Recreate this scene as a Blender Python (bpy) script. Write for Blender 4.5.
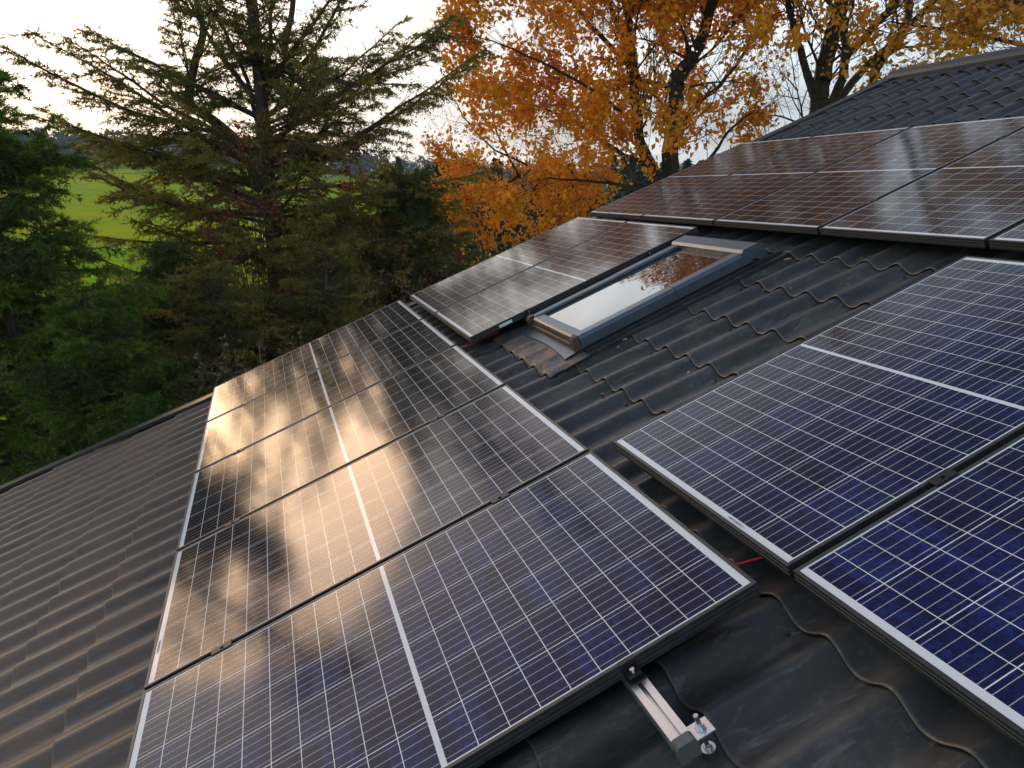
import bpy, math, random
import numpy as np
from mathutils import Matrix, Vector

# ------------------------------------------------------------------ frames
PITCH = math.atan2(0.38692, 0.92211)
CP, SP = math.cos(PITCH), math.sin(PITCH)
Z0 = 3.94
RF = Matrix(((1, 0, 0, 0), (0, CP, -SP, 0), (0, SP, CP, Z0), (0, 0, 0, 1)))   # roof (u,v,w) -> world
def rw(u, v, w=0.0): return RF @ Vector((u, v, w))
# camera axes in roof coordinates
CR = Vector((0.31041602, 0.87656499, -0.36779846)); CD = Vector((0.24003549, -0.44665171, -0.86190789)); CF = Vector((-0.9197961, 0.17926533, -0.34905456))
CAM = rw(1.32725639, 1.05017292, 1.24984757); FPX = 745.12
R3 = RF.to_3x3()
WR, WD, WF = R3 @ CR, R3 @ CD, R3 @ CF

sc = bpy.context.scene
for o in list(bpy.data.objects): bpy.data.objects.remove(o)
cam = bpy.data.cameras.new('camera'); co = bpy.data.objects.new('camera', cam); sc.collection.objects.link(co)
m = Matrix.Identity(4)
for i in range(3):
    m[i][0] = WR[i]; m[i][1] = -WD[i]; m[i][2] = -WF[i]; m[i][3] = CAM[i]
co.matrix_world = m
cam.sensor_width = 36; cam.lens = FPX * 36 / 1024; cam.clip_start = 0.02; cam.clip_end = 5000
sc.camera = co
sc.render.resolution_x = 1024; sc.render.resolution_y = 768
sc.view_settings.view_transform = 'Standard'; sc.view_settings.look = 'None'; sc.view_settings.exposure = 0.4; sc.view_settings.gamma = 1
try: sc.view_settings.use_curve_mapping = False
except Exception: pass

# sun direction (towards the sun), low in the upper left behind the spruces
SD = (WR * -0.575 + WD * -0.392 + WF * 0.71).normalized()
sun_el = math.asin(SD.z)
world = bpy.data.worlds.new('World'); sc.world = world; world.use_nodes = True
nt = world.node_tree; nt.nodes.clear(); N = nt.nodes.new; LK = nt.links.new
out = N('ShaderNodeOutputWorld'); bg = N('ShaderNodeBackground'); LK(bg.outputs[0], out.inputs[0]); bg.inputs[1].default_value = 0.1
sky = N('ShaderNodeTexSky'); sky.sky_type = 'NISHITA'; sky.sun_disc = False
sky.sun_elevation = sun_el; sky.sun_rotation = math.atan2(SD.x, SD.y); sky.altitude = 100; sky.dust_density = 2.0
tc = N('ShaderNodeTexCoord')
def vm(op, a, b=None, nt=nt):
    n = nt.nodes.new('ShaderNodeVectorMath'); n.operation = op
    for i, x in enumerate((a, b)):
        if x is None: continue
        if isinstance(x, (tuple, list, Vector)): n.inputs[i].default_value = tuple(x)
        else: nt.links.new(x, n.inputs[i])
    return n.outputs['Value'] if op in ('DOT_PRODUCT', 'LENGTH') else n.outputs[0]
def mt(op, a, b=None, c=None, clamp=False, nt=nt):
    n = nt.nodes.new('ShaderNodeMath'); n.operation = op; n.use_clamp = clamp
    for i, x in enumerate((a, b, c)):
        if x is None: continue
        if isinstance(x, (int, float)): n.inputs[i].default_value = x
        else: nt.links.new(x, n.inputs[i])
    return n.outputs[0]
def ramp(fac, stops, nt=nt, interp='LINEAR'):
    n = nt.nodes.new('ShaderNodeValToRGB'); n.color_ramp.interpolation = interp
    while len(n.color_ramp.elements) > 1: n.color_ramp.elements.remove(n.color_ramp.elements[-1])
    for i, (p, c) in enumerate(stops):
        e = n.color_ramp.elements[0] if i == 0 else n.color_ramp.elements.new(p)
        e.position = p; e.color = (*c, 1) if len(c) == 3 else c
    nt.links.new(fac, n.inputs[0]); return n.outputs[0]
def mixc(fac, a, b, nt=nt, mode='MIX'):
    n = nt.nodes.new('ShaderNodeMix'); n.data_type = 'RGBA'; n.blend_type = mode
    for s, x in ((n.inputs[0], fac), (n.inputs[6], a), (n.inputs[7], b)):
        if isinstance(x, (int, float)): s.default_value = x
        elif isinstance(x, (tuple, list)): s.default_value = (*x, 1) if len(x) == 3 else x
        else: nt.links.new(x, s)
    return n.outputs[2]
def noise(vec, scale, detail=4, rough=.55, nt=nt, dist=0.0):
    n = nt.nodes.new('ShaderNodeTexNoise'); n.inputs['Scale'].default_value = scale; n.inputs['Detail'].default_value = detail
    n.inputs['Roughness'].default_value = rough; n.inputs['Distortion'].default_value = dist
    if vec is not None: nt.links.new(vec, n.inputs['Vector'])
    return n.outputs[0]
dirv = vm('NORMALIZE', tc.outputs['Generated'])
sep = N('ShaderNodeSeparateXYZ'); LK(dirv, sep.inputs[0])
el = mt('MAXIMUM', sep.outputs[2], 0.0)
# cloud layer projected on a flat ceiling
cz = mt('ADD', el, 0.18)
cu = N('ShaderNodeCombineXYZ'); LK(mt('DIVIDE', sep.outputs[0], cz), cu.inputs[0]); LK(mt('DIVIDE', sep.outputs[1], cz), cu.inputs[1])
cn = noise(cu.outputs[0], 1.1, 6, .55)
cl_col = ramp(el, [(0.0, (.46, .52, .57)), (0.10, (.50, .57, .62)), (0.24, (.72, .81, .88)), (0.40, (.88, 1.05, 1.20)), (0.55, (.60, .72, .90)), (0.66, (.12, .16, .26)), (1.0, (.14, .17, .24))])
cl_var = ramp(cn, [(0.34, (.50, .56, .62)), (0.47, (.86, .89, .92)), (0.60, (1.3, 1.29, 1.27))])
cloud = mixc(1.0, cl_col, cl_var, mode='MULTIPLY')
sd = mt('MAXIMUM', vm('DOT_PRODUCT', dirv, SD), 0.0)
gl1 = mt('MULTIPLY', mt('POWER', sd, 60.0), 0.35)
gl2 = mt('MULTIPLY', mt('POWER', sd, 6.0), 1.25)
glow = mixc(1.0, mixc(gl1, (0, 0, 0), (1.0, .55, .22)), mixc(gl2, (0, 0, 0), (1.0, .64, .36)), mode='ADD')
n_ = glow.node
for nn in nt.nodes:
    if nn.type == 'MIX': nn.clamp_factor = False
cloud10 = vm('SCALE', cloud); cloud10.node.inputs['Scale'].default_value = 10.0
glow10 = vm('SCALE', glow); glow10.node.inputs['Scale'].default_value = 10.0
cover = ramp(cn, [(0.30, (.75,) * 3), (0.5, (.97,) * 3)])
fin = mixc(cover, sky.outputs[0], cloud10)
fin = vm('ADD', fin, glow10)
LK(fin, bg.inputs[0])

sl = bpy.data.lights.new('sun', 'SUN'); sl.energy = 0.85; sl.angle = math.radians(26); sl.color = (1.0, .60, .30)
so = bpy.data.objects.new('sun', sl); sc.collection.objects.link(so)
so.rotation_euler = SD.to_track_quat('Z', 'Y').to_euler(); so.location = (0, 0, 30)

# ------------------------------------------------------------------ helpers
rng = np.random.default_rng(7); random.seed(7)
COL = sc.collection
def link_mesh(name, verts, faces, mat, parent=None, smooth=False, mw=None, attr=None):
    me = bpy.data.meshes.new(name)
    me.from_pydata([tuple(v) for v in verts], [], faces); me.update()
    if mat is not None:
        for mm in (mat if isinstance(mat, (list, tuple)) else [mat]): me.materials.append(mm)
    if smooth: me.shade_smooth()
    o = bpy.data.objects.new(name, me); COL.objects.link(o)
    if parent is not None: o.parent = parent
    if mw is not None: o.matrix_world = mw
    return o
def link_np(name, V, nper, mat, parent=None, tint=None, smooth=False, mats=None):
    """V: (nfaces*nper,3) unshared verts"""
    V = np.asarray(V, dtype=np.float32).reshape(-1, 3); nv = len(V); nf = nv // nper
    me = bpy.data.meshes.new(name); me.vertices.add(nv); me.loops.add(nv); me.polygons.add(nf)
    me.vertices.foreach_set('co', V.ravel()); me.loops.foreach_set('vertex_index', np.arange(nv, dtype=np.int32))
    me.polygons.foreach_set('loop_start', np.arange(0, nv, nper, dtype=np.int32)); me.polygons.foreach_set('loop_total', np.full(nf, nper, dtype=np.int32))
    if tint is not None:
        a = me.attributes.new('tint', 'FLOAT', 'FACE'); a.data.foreach_set('value', np.asarray(tint, dtype=np.float32))
    me.update(calc_edges=True); me.materials.append(mat)
    if smooth: me.shade_smooth()
    o = bpy.data.objects.new(name, me); COL.objects.link(o)
    if parent is not None: o.parent = parent
    return o
def tag(o, label=None, cat=None, group=None, kind=None):
    for k, v in (('label', label), ('category', cat), ('group', group), ('kind', kind)):
        if v is not None: o[k] = v
    return o
def empty(name, mw=None, loc=None):
    o = bpy.data.objects.new(name, None); COL.objects.link(o); o.empty_display_size = .2
    if mw is not None: o.matrix_world = mw
    if loc is not None: o.location = loc
    return o
class MB:
    def __init__(s): s.v = []; s.f = []
    def add(s, vs, fs):
        b = len(s.v); s.v += [tuple(v) for v in vs]; s.f += [tuple(i + b for i in f) for f in fs]
    def box(s, a, b, ch=0.0):
        (x0, y0, z0), (x1, y1, z1) = a, b
        if ch <= 0:
            s.add([(x0, y0, z0), (x1, y0, z0), (x1, y1, z0), (x0, y1, z0), (x0, y0, z1), (x1, y0, z1), (x1, y1, z1), (x0, y1, z1)],
                  [(0, 3, 2, 1), (4, 5, 6, 7), (0, 1, 5, 4), (1, 2, 6, 5), (2, 3, 7, 6), (3, 0, 4, 7)]); return
        c = ch
        def ring(i, z): return [(x0 + i, y0 + i, z), (x1 - i, y0 + i, z), (x1 - i, y1 - i, z), (x0 + i, y1 - i, z)]
        vs = ring(0, z0) + ring(0, z1 - c) + ring(c, z1)
        fs = [(0, 3, 2, 1), (8, 9, 10, 11)]
        for k in (0, 4):
            for i in range(4): j = (i + 1) % 4; fs.append((k + i, k + j, k + 4 + j, k + 4 + i))
        s.add(vs, fs)
    def prism(s, poly, axis, a, b):
        """poly of 2d points extruded along axis 0/1/2 from a to b"""
        n = len(poly)
        def mk(p, t):
            if axis == 0: return (t, p[0], p[1])
            if axis == 1: return (p[0], t, p[1])
            return (p[0], p[1], t)
        s.add([mk(p, a) for p in poly] + [mk(p, b) for p in poly],
              [tuple(range(n - 1, -1, -1)), tuple(range(n, 2 * n))] + [(i, (i + 1) % n, n + (i + 1) % n, n + i) for i in range(n)])
    def cyl(s, c, r, h, n=12, r2=None, hexa=False):
        if hexa: n = 6
        r2 = r if r2 is None else r2
        s.add([(c[0] + r * math.cos(2 * math.pi * i / n), c[1] + r * math.sin(2 * math.pi * i / n), c[2]) for i in range(n)] +
              [(c[0] + r2 * math.cos(2 * math.pi * i / n), c[1] + r2 * math.sin(2 * math.pi * i / n), c[2] + h) for i in range(n)],
              [tuple(range(n - 1, -1, -1)), tuple(range(n, 2 * n))] + [(i, (i + 1) % n, n + (i + 1) % n, n + i) for i in range(n)])
    def tube(s, pts, r, n=8):
        rings = []
        for i, p in enumerate(pts):
            p = Vector(p); d = (Vector(pts[min(i + 1, len(pts) - 1)]) - Vector(pts[max(i - 1, 0)])).normalized()
            a = d.cross(Vector((0, 0, 1)));
            if a.length < .1: a = d.cross(Vector((1, 0, 0)))
            a.normalize(); b = d.cross(a)
            rings += [p + a * r * math.cos(2 * math.pi * k / n) + b * r * math.sin(2 * math.pi * k / n) for k in range(n)]
        fs = [(i * n + k, i * n + (k + 1) % n, (i + 1) * n + (k + 1) % n, (i + 1) * n + k) for i in range(len(pts) - 1) for k in range(n)]
        fs += [tuple(range(n)), tuple(range((len(pts) - 1) * n, len(pts) * n))]
        s.add(rings, fs)
    def build(s, name, mat, parent=None, smooth=False, mw=None):
        o = link_mesh(name, s.v, s.f, mat, parent, smooth, mw)
        import bmesh
        bm = bmesh.new(); bm.from_mesh(o.data); bmesh.ops.recalc_face_normals(bm, faces=bm.faces); bm.to_mesh(o.data); bm.free()
        return o

# ------------------------------------------------------------------ materials
def newmat(name):
    m = bpy.data.materials.new(name); m.use_nodes = True
    return m, m.node_tree, m.node_tree.nodes['Principled BSDF']
def simple(name, col, rough=.5, metal=0.0, nscale=None, namp=.3, spec=.5, bump=0, rv=.25):
    m, t, b = newmat(name)
    b.inputs['Base Color'].default_value = (*col, 1); b.inputs['Roughness'].default_value = rough; b.inputs['Metallic'].default_value = metal
    b.inputs['Specular IOR Level'].default_value = spec
    if nscale:
        g = t.nodes.new('ShaderNodeTexCoord')
        n = noise(g.outputs['Object'], nscale, 5, .6, nt=t)
        lo = tuple(c * (1 - namp) for c in col); hi = tuple(min(1, c * (1 + namp)) for c in col)
        t.links.new(ramp(n, [(.3, lo), (.7, hi)], nt=t), b.inputs['Base Color'])
        t.links.new(mt('ADD', mt('MULTIPLY', n, rv, nt=t), rough - rv / 2, nt=t), b.inputs['Roughness'])
        if bump:
            bn = t.nodes.new('ShaderNodeBump'); bn.inputs['Strength'].default_value = bump; bn.inputs['Distance'].default_value = .01
            t.links.new(n, bn.inputs['Height']); t.links.new(bn.outputs[0], b.inputs['Normal'])
    return m

def tile_material():
    m, t, b = newmat('roof_tile_metal')
    g = t.nodes.new('ShaderNodeTexCoord'); O_ = g.outputs['Object']
    mp = t.nodes.new('ShaderNodeMapping'); mp.inputs['Scale'].default_value = (1.0, .35, 1.0); t.links.new(O_, mp.inputs[0])
    n1 = noise(mp.outputs[0], 5.0, 7, .62, nt=t, dist=.6); n2 = noise(O_, 45.0, 5, .65, nt=t); n3 = noise(O_, 1.1, 3, .5, nt=t)
    base = ramp(n1, [(.30, (.022, .024, .026)), (.52, (.040, .042, .043)), (.72, (.080, .080, .076))], nt=t)
    dust = ramp(mt('MULTIPLY', n2, n1, nt=t), [(.28, (0, 0, 0)), (.42, (.6, .6, .6))], nt=t)
    c = mixc(dust, base, (.10, .092, .075), nt=t)
    at = t.nodes.new('ShaderNodeAttribute'); at.attribute_name = 'edge'
    ed = mt('MULTIPLY', at.outputs['Fac'], ramp(n2, [(.35, (.25,) * 3), (.6, (1,) * 3)], nt=t), nt=t)
    c = mixc(ed, c, (.15, .115, .08), nt=t)
    mp2 = t.nodes.new('ShaderNodeMapping'); mp2.inputs['Scale'].default_value = (3.2, .8, 1.0); mp2.inputs['Rotation'].default_value = (0, 0, .35); t.links.new(O_, mp2.inputs[0])
    n4 = noise(mp2.outputs[0], 8.0, 8, .75, nt=t, dist=1.2)
    c = mixc(ramp(n4, [(.54, (0,) * 3), (.68, (.75,) * 3)], nt=t), c, (.15, .16, .155), nt=t)
    n5 = noise(O_, 2.6, 6, .7, nt=t, dist=.8)
    c = mixc(ramp(n5, [(.56, (0,) * 3), (.72, (.28,) * 3)], nt=t), c, (.11, .075, .045), nt=t)
    # warm sheen of low light painted into the lower courses as patchy tan
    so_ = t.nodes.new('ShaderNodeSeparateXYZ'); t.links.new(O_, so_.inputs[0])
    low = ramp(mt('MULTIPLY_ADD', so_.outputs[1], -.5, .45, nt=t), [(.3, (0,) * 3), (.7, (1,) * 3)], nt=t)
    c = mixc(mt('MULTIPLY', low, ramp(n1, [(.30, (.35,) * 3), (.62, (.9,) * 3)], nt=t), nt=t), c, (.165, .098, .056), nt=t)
    # lichen and dirt specks
    vo = t.nodes.new('ShaderNodeTexVoronoi'); vo.inputs['Scale'].default_value = 7.0; t.links.new(O_, vo.inputs['Vector'])
    sp = mt('MULTIPLY', mt('LESS_THAN', mt('ADD', vo.outputs['Distance'], mt('MULTIPLY', n2, .10, nt=t), nt=t), .105, nt=t), mt('GREATER_THAN', n3, .52, nt=t), nt=t)
    c = mixc(mt('MULTIPLY', sp, .8, nt=t), c, (.24, .15, .07), nt=t)
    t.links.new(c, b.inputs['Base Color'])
    t.links.new(ramp(n1, [(.3, (.36,) * 3), (.7, (.56,) * 3)], nt=t), b.inputs['Roughness'])
    b.inputs['Specular IOR Level'].default_value = .6
    bn = t.nodes.new('ShaderNodeBump'); bn.inputs['Strength'].default_value = .25; bn.inputs['Distance'].default_value = .004
    t.links.new(mt('ADD', mt('MULTIPLY', n1, 1.0, nt=t), mt('ADD', mt('MULTIPLY', n2, .35, nt=t), mt('MULTIPLY', n4, .5, nt=t), nt=t), nt=t), bn.inputs['Height']); t.links.new(bn.outputs[0], b.inputs['Normal'])
    return m
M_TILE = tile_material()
M_TRIM = simple('dark_sheet_metal', (.030, .033, .037), .42, 0, 9, .35, bump=.15)
M_WALL = simple('render_wall', (.55, .50, .42), .9, 0, 12, .1, bump=.2)
M_WOOD = simple('soffit_wood', (.16, .09, .045), .7, 0, 14, .3)

PW, PL = 0.98, 1.674
def cell_material():
    m, t, b = newmat('solar_cells_under_glass')
    g = t.nodes.new('ShaderNodeTexCoord'); s = t.nodes.new('ShaderNodeSeparateXYZ'); t.links.new(g.outputs['Object'], s.inputs[0])
    u, v = s.outputs[0], s.outputs[1]
    M = lambda op, a, b_=None, c=None: mt(op, a, b_, c, nt=t)
    mu, mv, gap = .0150, .0300, .0125
    pu = (PW - 2 * mu) / 6; pv = (PL - 2 * mv - gap) / 20
    uu = M('DIVIDE', M('SUBTRACT', u, mu), pu)
    vc = M('SUBTRACT', M('ABSOLUTE', M('SUBTRACT', v, PL / 2)), gap / 2)      # 0 at the edge of the middle gap, up to 10 cells
    vv = M('DIVIDE', vc, pv)
    fu, fv = M('FRACT', uu), M('FRACT', vv)
    def line(f, half):  # 1 near integer boundaries
        return M('LESS_THAN', M('SUBTRACT', .5, M('ABSOLUTE', M('SUBTRACT', f, .5))), half)
    gu = line(fu, .0014 / pu); gv = line(fv, .0012 / pv)
    outside = M('MAXIMUM', M('MAXIMUM', M('LESS_THAN', uu, 0), M('GREATER_THAN', uu, 6)), M('MAXIMUM', M('LESS_THAN', vv, 0), M('GREATER_THAN', vv, 10)))
    white = M('MAXIMUM', M('MAXIMUM', gu, gv), outside)
    bb = line(M('FRACT', M('ADD', M('MULTIPLY', fu, 5.0), .5)), .0009 / pu * 5)
    fing = line(M('FRACT', M('MULTIPLY', v, 1 / .0016)), .06)
    # per cell crystal tone
    ci = t.nodes.new('ShaderNodeCombineXYZ'); t.links.new(M('FLOOR', uu), ci.inputs[0]); t.links.new(M('FLOOR', M('DIVIDE', v, pv)), ci.inputs[1])
    oi = t.nodes.new('ShaderNodeObjectInfo'); t.links.new(M('MULTIPLY', oi.outputs['Random'], 50.0), ci.inputs[2])
    wn = t.nodes.new('ShaderNodeTexWhiteNoise'); wn.noise_dimensions = '3D'; t.links.new(ci.outputs[0], wn.inputs['Vector'])
    vo = t.nodes.new('ShaderNodeTexVoronoi'); vo.inputs['Scale'].default_value = 90.0; t.links.new(g.outputs['Object'], vo.inputs['Vector'])
    vs = t.nodes.new('ShaderNodeSeparateColor'); t.links.new(vo.outputs['Color'], vs.inputs[0])
    tone = M('ADD', M('MULTIPLY', wn.outputs['Value'], .5), M('MULTIPLY', vs.outputs[0], .5))
    cell = ramp(tone, [(.0, (.002, .0045, .022)), (.5, (.0035, .0085, .046)), (1.0, (.0075, .024, .115))], nt=t)
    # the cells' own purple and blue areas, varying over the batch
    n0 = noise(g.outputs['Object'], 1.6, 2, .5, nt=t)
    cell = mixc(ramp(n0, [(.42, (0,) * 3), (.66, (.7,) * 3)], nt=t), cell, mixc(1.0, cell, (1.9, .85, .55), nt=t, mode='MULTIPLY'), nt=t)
    # the blue anti-reflection film of the cells turns purple, then brown-black, at grazing angles
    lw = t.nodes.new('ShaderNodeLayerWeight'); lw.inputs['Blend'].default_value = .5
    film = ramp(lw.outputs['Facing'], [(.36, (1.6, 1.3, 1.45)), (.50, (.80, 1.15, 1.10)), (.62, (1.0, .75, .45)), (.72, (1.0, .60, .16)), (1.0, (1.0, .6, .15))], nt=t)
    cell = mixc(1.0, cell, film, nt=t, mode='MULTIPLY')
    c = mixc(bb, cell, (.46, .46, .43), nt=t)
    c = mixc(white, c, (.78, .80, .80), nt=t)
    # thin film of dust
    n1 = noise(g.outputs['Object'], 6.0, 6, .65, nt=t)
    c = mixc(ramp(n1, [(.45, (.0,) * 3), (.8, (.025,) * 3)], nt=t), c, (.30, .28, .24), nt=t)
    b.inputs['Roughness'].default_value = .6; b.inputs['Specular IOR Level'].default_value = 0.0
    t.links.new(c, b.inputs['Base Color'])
    b.inputs['Coat Weight'].default_value = 1.0; b.inputs['Coat IOR'].default_value = 1.30
    t.links.new(ramp(n1, [(.35, (.085,) * 3), (.75, (.13,) * 3)], nt=t), b.inputs['Coat Roughness'])
    return m
M_CELL = cell_material()
M_FRAME = simple('black_anodised_frame', (.028, .028, .028), .40, 0, 30, .3)
M_BACK = simple('white_backsheet', (.6, .6, .6), .6)
M_ALU = simple('mill_aluminium', (.82, .83, .84), .30, .9, 9, .05, rv=.06)
M_STEEL = simple('zinc_steel', (.62, .63, .64), .25, 1.0, 80, .2, rv=.1)
M_PLASTIC = simple('grey_plastic', (.10, .11, .11), .45)
M_CLAMP = simple('black_clamp', (.03, .03, .032), .35, .5)
M_RUBBER = simple('rubber', (.02, .02, .02), .7)
M_RED = simple('red_cable_sheath', (.65, .012, .012), .4)
M_STICK = simple('white_sticker', (.72, .72, .70), .5)
M_INK = simple('sticker_ink', (.06, .06, .06), .6)
M_CLAD = simple('roof_window_cladding', (.10, .135, .17), .34, .45, 6, .10, rv=.08)
M_CLADB = simple('brown_weathered_sash', (.085, .055, .035), .6, 0, 30, .4)
def apron_mat():
    m, t, b = newmat('flashing_apron')
    g = t.nodes.new('ShaderNodeTexCoord'); n = noise(g.outputs['Object'], 9, 6, .65, nt=t); n2 = noise(g.outputs['Object'], 40, 4, .6, nt=t)
    t.links.new(ramp(mt('ADD', mt('MULTIPLY', n, .75, nt=t), mt('MULTIPLY', n2, .25, nt=t), nt=t), [(.36, (.05, .055, .06)), (.5, (.11, .11, .11)), (.62, (.24, .13, .07))], nt=t), b.inputs['Base Color'])
    b.inputs['Roughness'].default_value = .5; b.inputs['Metallic'].default_value = .25
    bn = t.nodes.new('ShaderNodeBump'); bn.inputs['Strength'].default_value = .5; bn.inputs['Distance'].default_value = .01
    t.links.new(n, bn.inputs['Height']); t.links.new(bn.outputs[0], b.inputs['Normal'])
    return m
M_APRON = apron_mat()
def glass_mat():
    m, t, b = newmat('roof_window_pane')
    g = t.nodes.new('ShaderNodeTexCoord')
    b.inputs['Base Color'].default_value = (.03, .035, .035, 1); b.inputs['Roughness'].default_value = .015
    b.inputs['IOR'].default_value = 2.5; b.inputs['Specular IOR Level'].default_value = .5
    s = t.nodes.new('ShaderNodeSeparateXYZ'); t.links.new(g.outputs['Object'], s.inputs[0])
    # water drops gathered on the upper half
    mp = t.nodes.new('ShaderNodeMapping'); mp.inputs['Scale'].default_value = (1, .35, 1); t.links.new(g.outputs['Object'], mp.inputs[0])
    vo = t.nodes.new('ShaderNodeTexVoronoi'); vo.inputs['Scale'].default_value = 42; vo.feature = 'SMOOTH_F1'; t.links.new(mp.outputs[0], vo.inputs['Vector'])
    msk = ramp(mt('ADD', mt('SUBTRACT', s.outputs[1], 2.4, nt=t), mt('MULTIPLY', noise(g.outputs['Object'], 7, 2, .5, nt=t), .3, nt=t), nt=t), [(0, (0,) * 3), (.45, (0,) * 3), (.6, (1,) * 3)], nt=t)
    msk.node.color_ramp.elements[0].position = 0.0
    bn = t.nodes.new('ShaderNodeBump'); bn.inputs['Distance'].default_value = .0006
    h = mt('MULTIPLY', mt('MAXIMUM', mt('SUBTRACT', .55, vo.outputs['Distance'], nt=t), 0.0, nt=t), msk, nt=t)
    bn.inputs['Strength'].default_value = .6
    t.links.new(h, bn.inputs['Height']); t.links.new(bn.outputs[0], b.inputs['Normal'])
    return m
M_GLASS = glass_mat()

def leaf_mat(name, stops, trans=.35, rough=.6, gloss=.04):
    m = bpy.data.materials.new(name); m.use_nodes = True; t = m.node_tree; t.nodes.clear()
    o = t.nodes.new('ShaderNodeOutputMaterial'); a = t.nodes.new('ShaderNodeAttribute'); a.attribute_name = 'tint'
    g = t.nodes.new('ShaderNodeTexCoord'); n = noise(g.outputs['Object'], 1.3, 3, .5, nt=t)
    f = mt('ADD', mt('MULTIPLY', a.outputs['Fac'], .62, nt=t), mt('MULTIPLY', mt('SUBTRACT', n, .2, nt=t), .62, nt=t), nt=t, clamp=True)
    c = ramp(f, stops, nt=t)
    d = t.nodes.new('ShaderNodeBsdfDiffuse'); tr = t.nodes.new('ShaderNodeBsdfTranslucent'); mx = t.nodes.new('ShaderNodeMixShader'); mx.inputs[0].default_value = trans
    t.links.new(c, d.inputs[0]); t.links.new(c, tr.inputs[0]); t.links.new(d.outputs[0], mx.inputs[1]); t.links.new(tr.outputs[0], mx.inputs[2])
    gl = t.nodes.new('ShaderNodeBsdfGlossy'); gl.inputs['Roughness'].default_value = .45; gl.inputs[0].default_value = (.8, .8, .8, 1)
    m2 = t.nodes.new('ShaderNodeMixShader'); m2.inputs[0].default_value = gloss
    t.links.new(mx.outputs[0], m2.inputs[1]); t.links.new(gl.outputs[0], m2.inputs[2]); t.links.new(m2.outputs[0], o.inputs[0])
    return m
def bark_mat(name, c0, c1, sc_=14):
    m, t, b = newmat(name); g = t.nodes.new('ShaderNodeTexCoord')
    mp = t.nodes.new('ShaderNodeMapping'); mp.inputs['Scale'].default_value = (1, 1, .25); t.links.new(g.outputs['Object'], mp.inputs[0])
    n = noise(mp.outputs[0], sc_, 6, .65, nt=t)
    t.links.new(ramp(n, [(.35, c0), (.65, c1)], nt=t), b.inputs['Base Color']); b.inputs['Roughness'].default_value = .9
    bn = t.nodes.new('ShaderNodeBump'); bn.inputs['Strength'].default_value = .8; bn.inputs['Distance'].default_value = .03
    t.links.new(n, bn.inputs['Height']); t.links.new(bn.outputs[0], b.inputs['Normal'])
    return m
M_BARK = bark_mat('spruce_bark', (.030, .022, .016), (.085, .065, .050))
M_BARK2 = bark_mat('oak_bark', (.018, .014, .011), (.060, .048, .038))
M_BARKG = bark_mat('grey_dead_bark', (.09, .08, .065), (.20, .18, .15))

# ------------------------------------------------------------------ roof sheet
RP = 0.1905                                      # rib pitch
U_PH = -1.89                                      # a valley
W_LO, AMP, STEP = -0.168, 0.038, 0.0130
def prof(u):
    s = ((u - U_PH) / RP) % 1.0                   # 0 valley
    # rounded rib with a slightly wider valley
    x = s / .54 if s < .54 else (1 - s) / .46
    return AMP * (.5 - .5 * math.cos(math.pi * x)) ** 1.15
vs_low = [1.385 - .3625 * k for k in range(0, 13)][::-1]
vs_up = [1.73 + .3445 * k for k in range(0, 16)]
VS = vs_low + vs_up                              # lower edges of the courses
V_TOP = 7.12
VS = [v for v in VS if v < V_TOP - .1]
V_BOT = VS[0]
U_NEAR = 4.3
def u_verge(v):
    pts = [(-3.2, -5.66), (-2, -5.56), (-.1, -5.27), (1.5, -5.12), (7.2, -5.09)]
    for (a, ua), (b, ub) in zip(pts, pts[1:]):
        if v <= b: return ua + (ub - ua) * (v - a) / (b - a)
    return pts[-1][1]
house = tag(empty('house', RF), 'low house whose dark corrugated metal tile roof carries the solar panels', 'house')
def build_roof():
    V = []; F = []; E = []
    nu = int((U_NEAR + 5.75) / .0125)
    us = np.linspace(-5.75, U_NEAR, nu)
    pr = np.array([prof(u) for u in us])
    for k, v0 in enumerate(VS):
        v1 = VS[k + 1] if k + 1 < len(VS) else V_TOP
        dv = v1 - v0
        STEP = .0085 if v0 < 1.2 else .0135
        # lip underside, lip front low, lip front high, then the course
        wob = .0035 * np.sin(us * 3.1 + k * 1.7) + .002 * np.sin(us * 11 + k)
        rows = [(v0 + .028, .001, 0), (v0 + .005, STEP - .006, .3), (v0 - .0005, STEP - .0055, 1), (v0 - .002, STEP - .003, 1), (v0, STEP - .0005, 1), (v0 + .003, STEP, .6), (v0 + .008, STEP, 0), (v0 + .05, STEP * .9, 0), (v0 + dv * .5, STEP * .5, 0), (v1 + .03, -.001, 0)]
        b0 = len(V)
        for (vv, dw, e) in rows:
            base = max(-5.75, u_verge(vv))
            for i, u in enumerate(us):
                uu = max(u, base)
                p_ = pr[i] if u >= base else prof(uu)
                # valley line of the step is pulled down the slope a little (scalloped edge)
                scal = (p_ / AMP - .5) * .010 if vv < v0 + .03 else 0
                V.append((uu, vv + scal + wob[i] * (1 if vv < v0 + .03 else 0), W_LO + p_ + dw)); E.append(e)
        for r in range(len(rows) - 1):
            for i in range(nu - 1):
                if us[i + 1] < base - .02: continue
                a = b0 + r * nu + i; F.append((a, a + 1, a + nu + 1, a + nu))
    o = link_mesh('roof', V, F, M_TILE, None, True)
    o.parent = house
    at = o.data.attributes.new('edge', 'FLOAT', 'POINT'); at.data.foreach_set('value', np.array(E, dtype=np.float32))
    return o
roof = build_roof()
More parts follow.
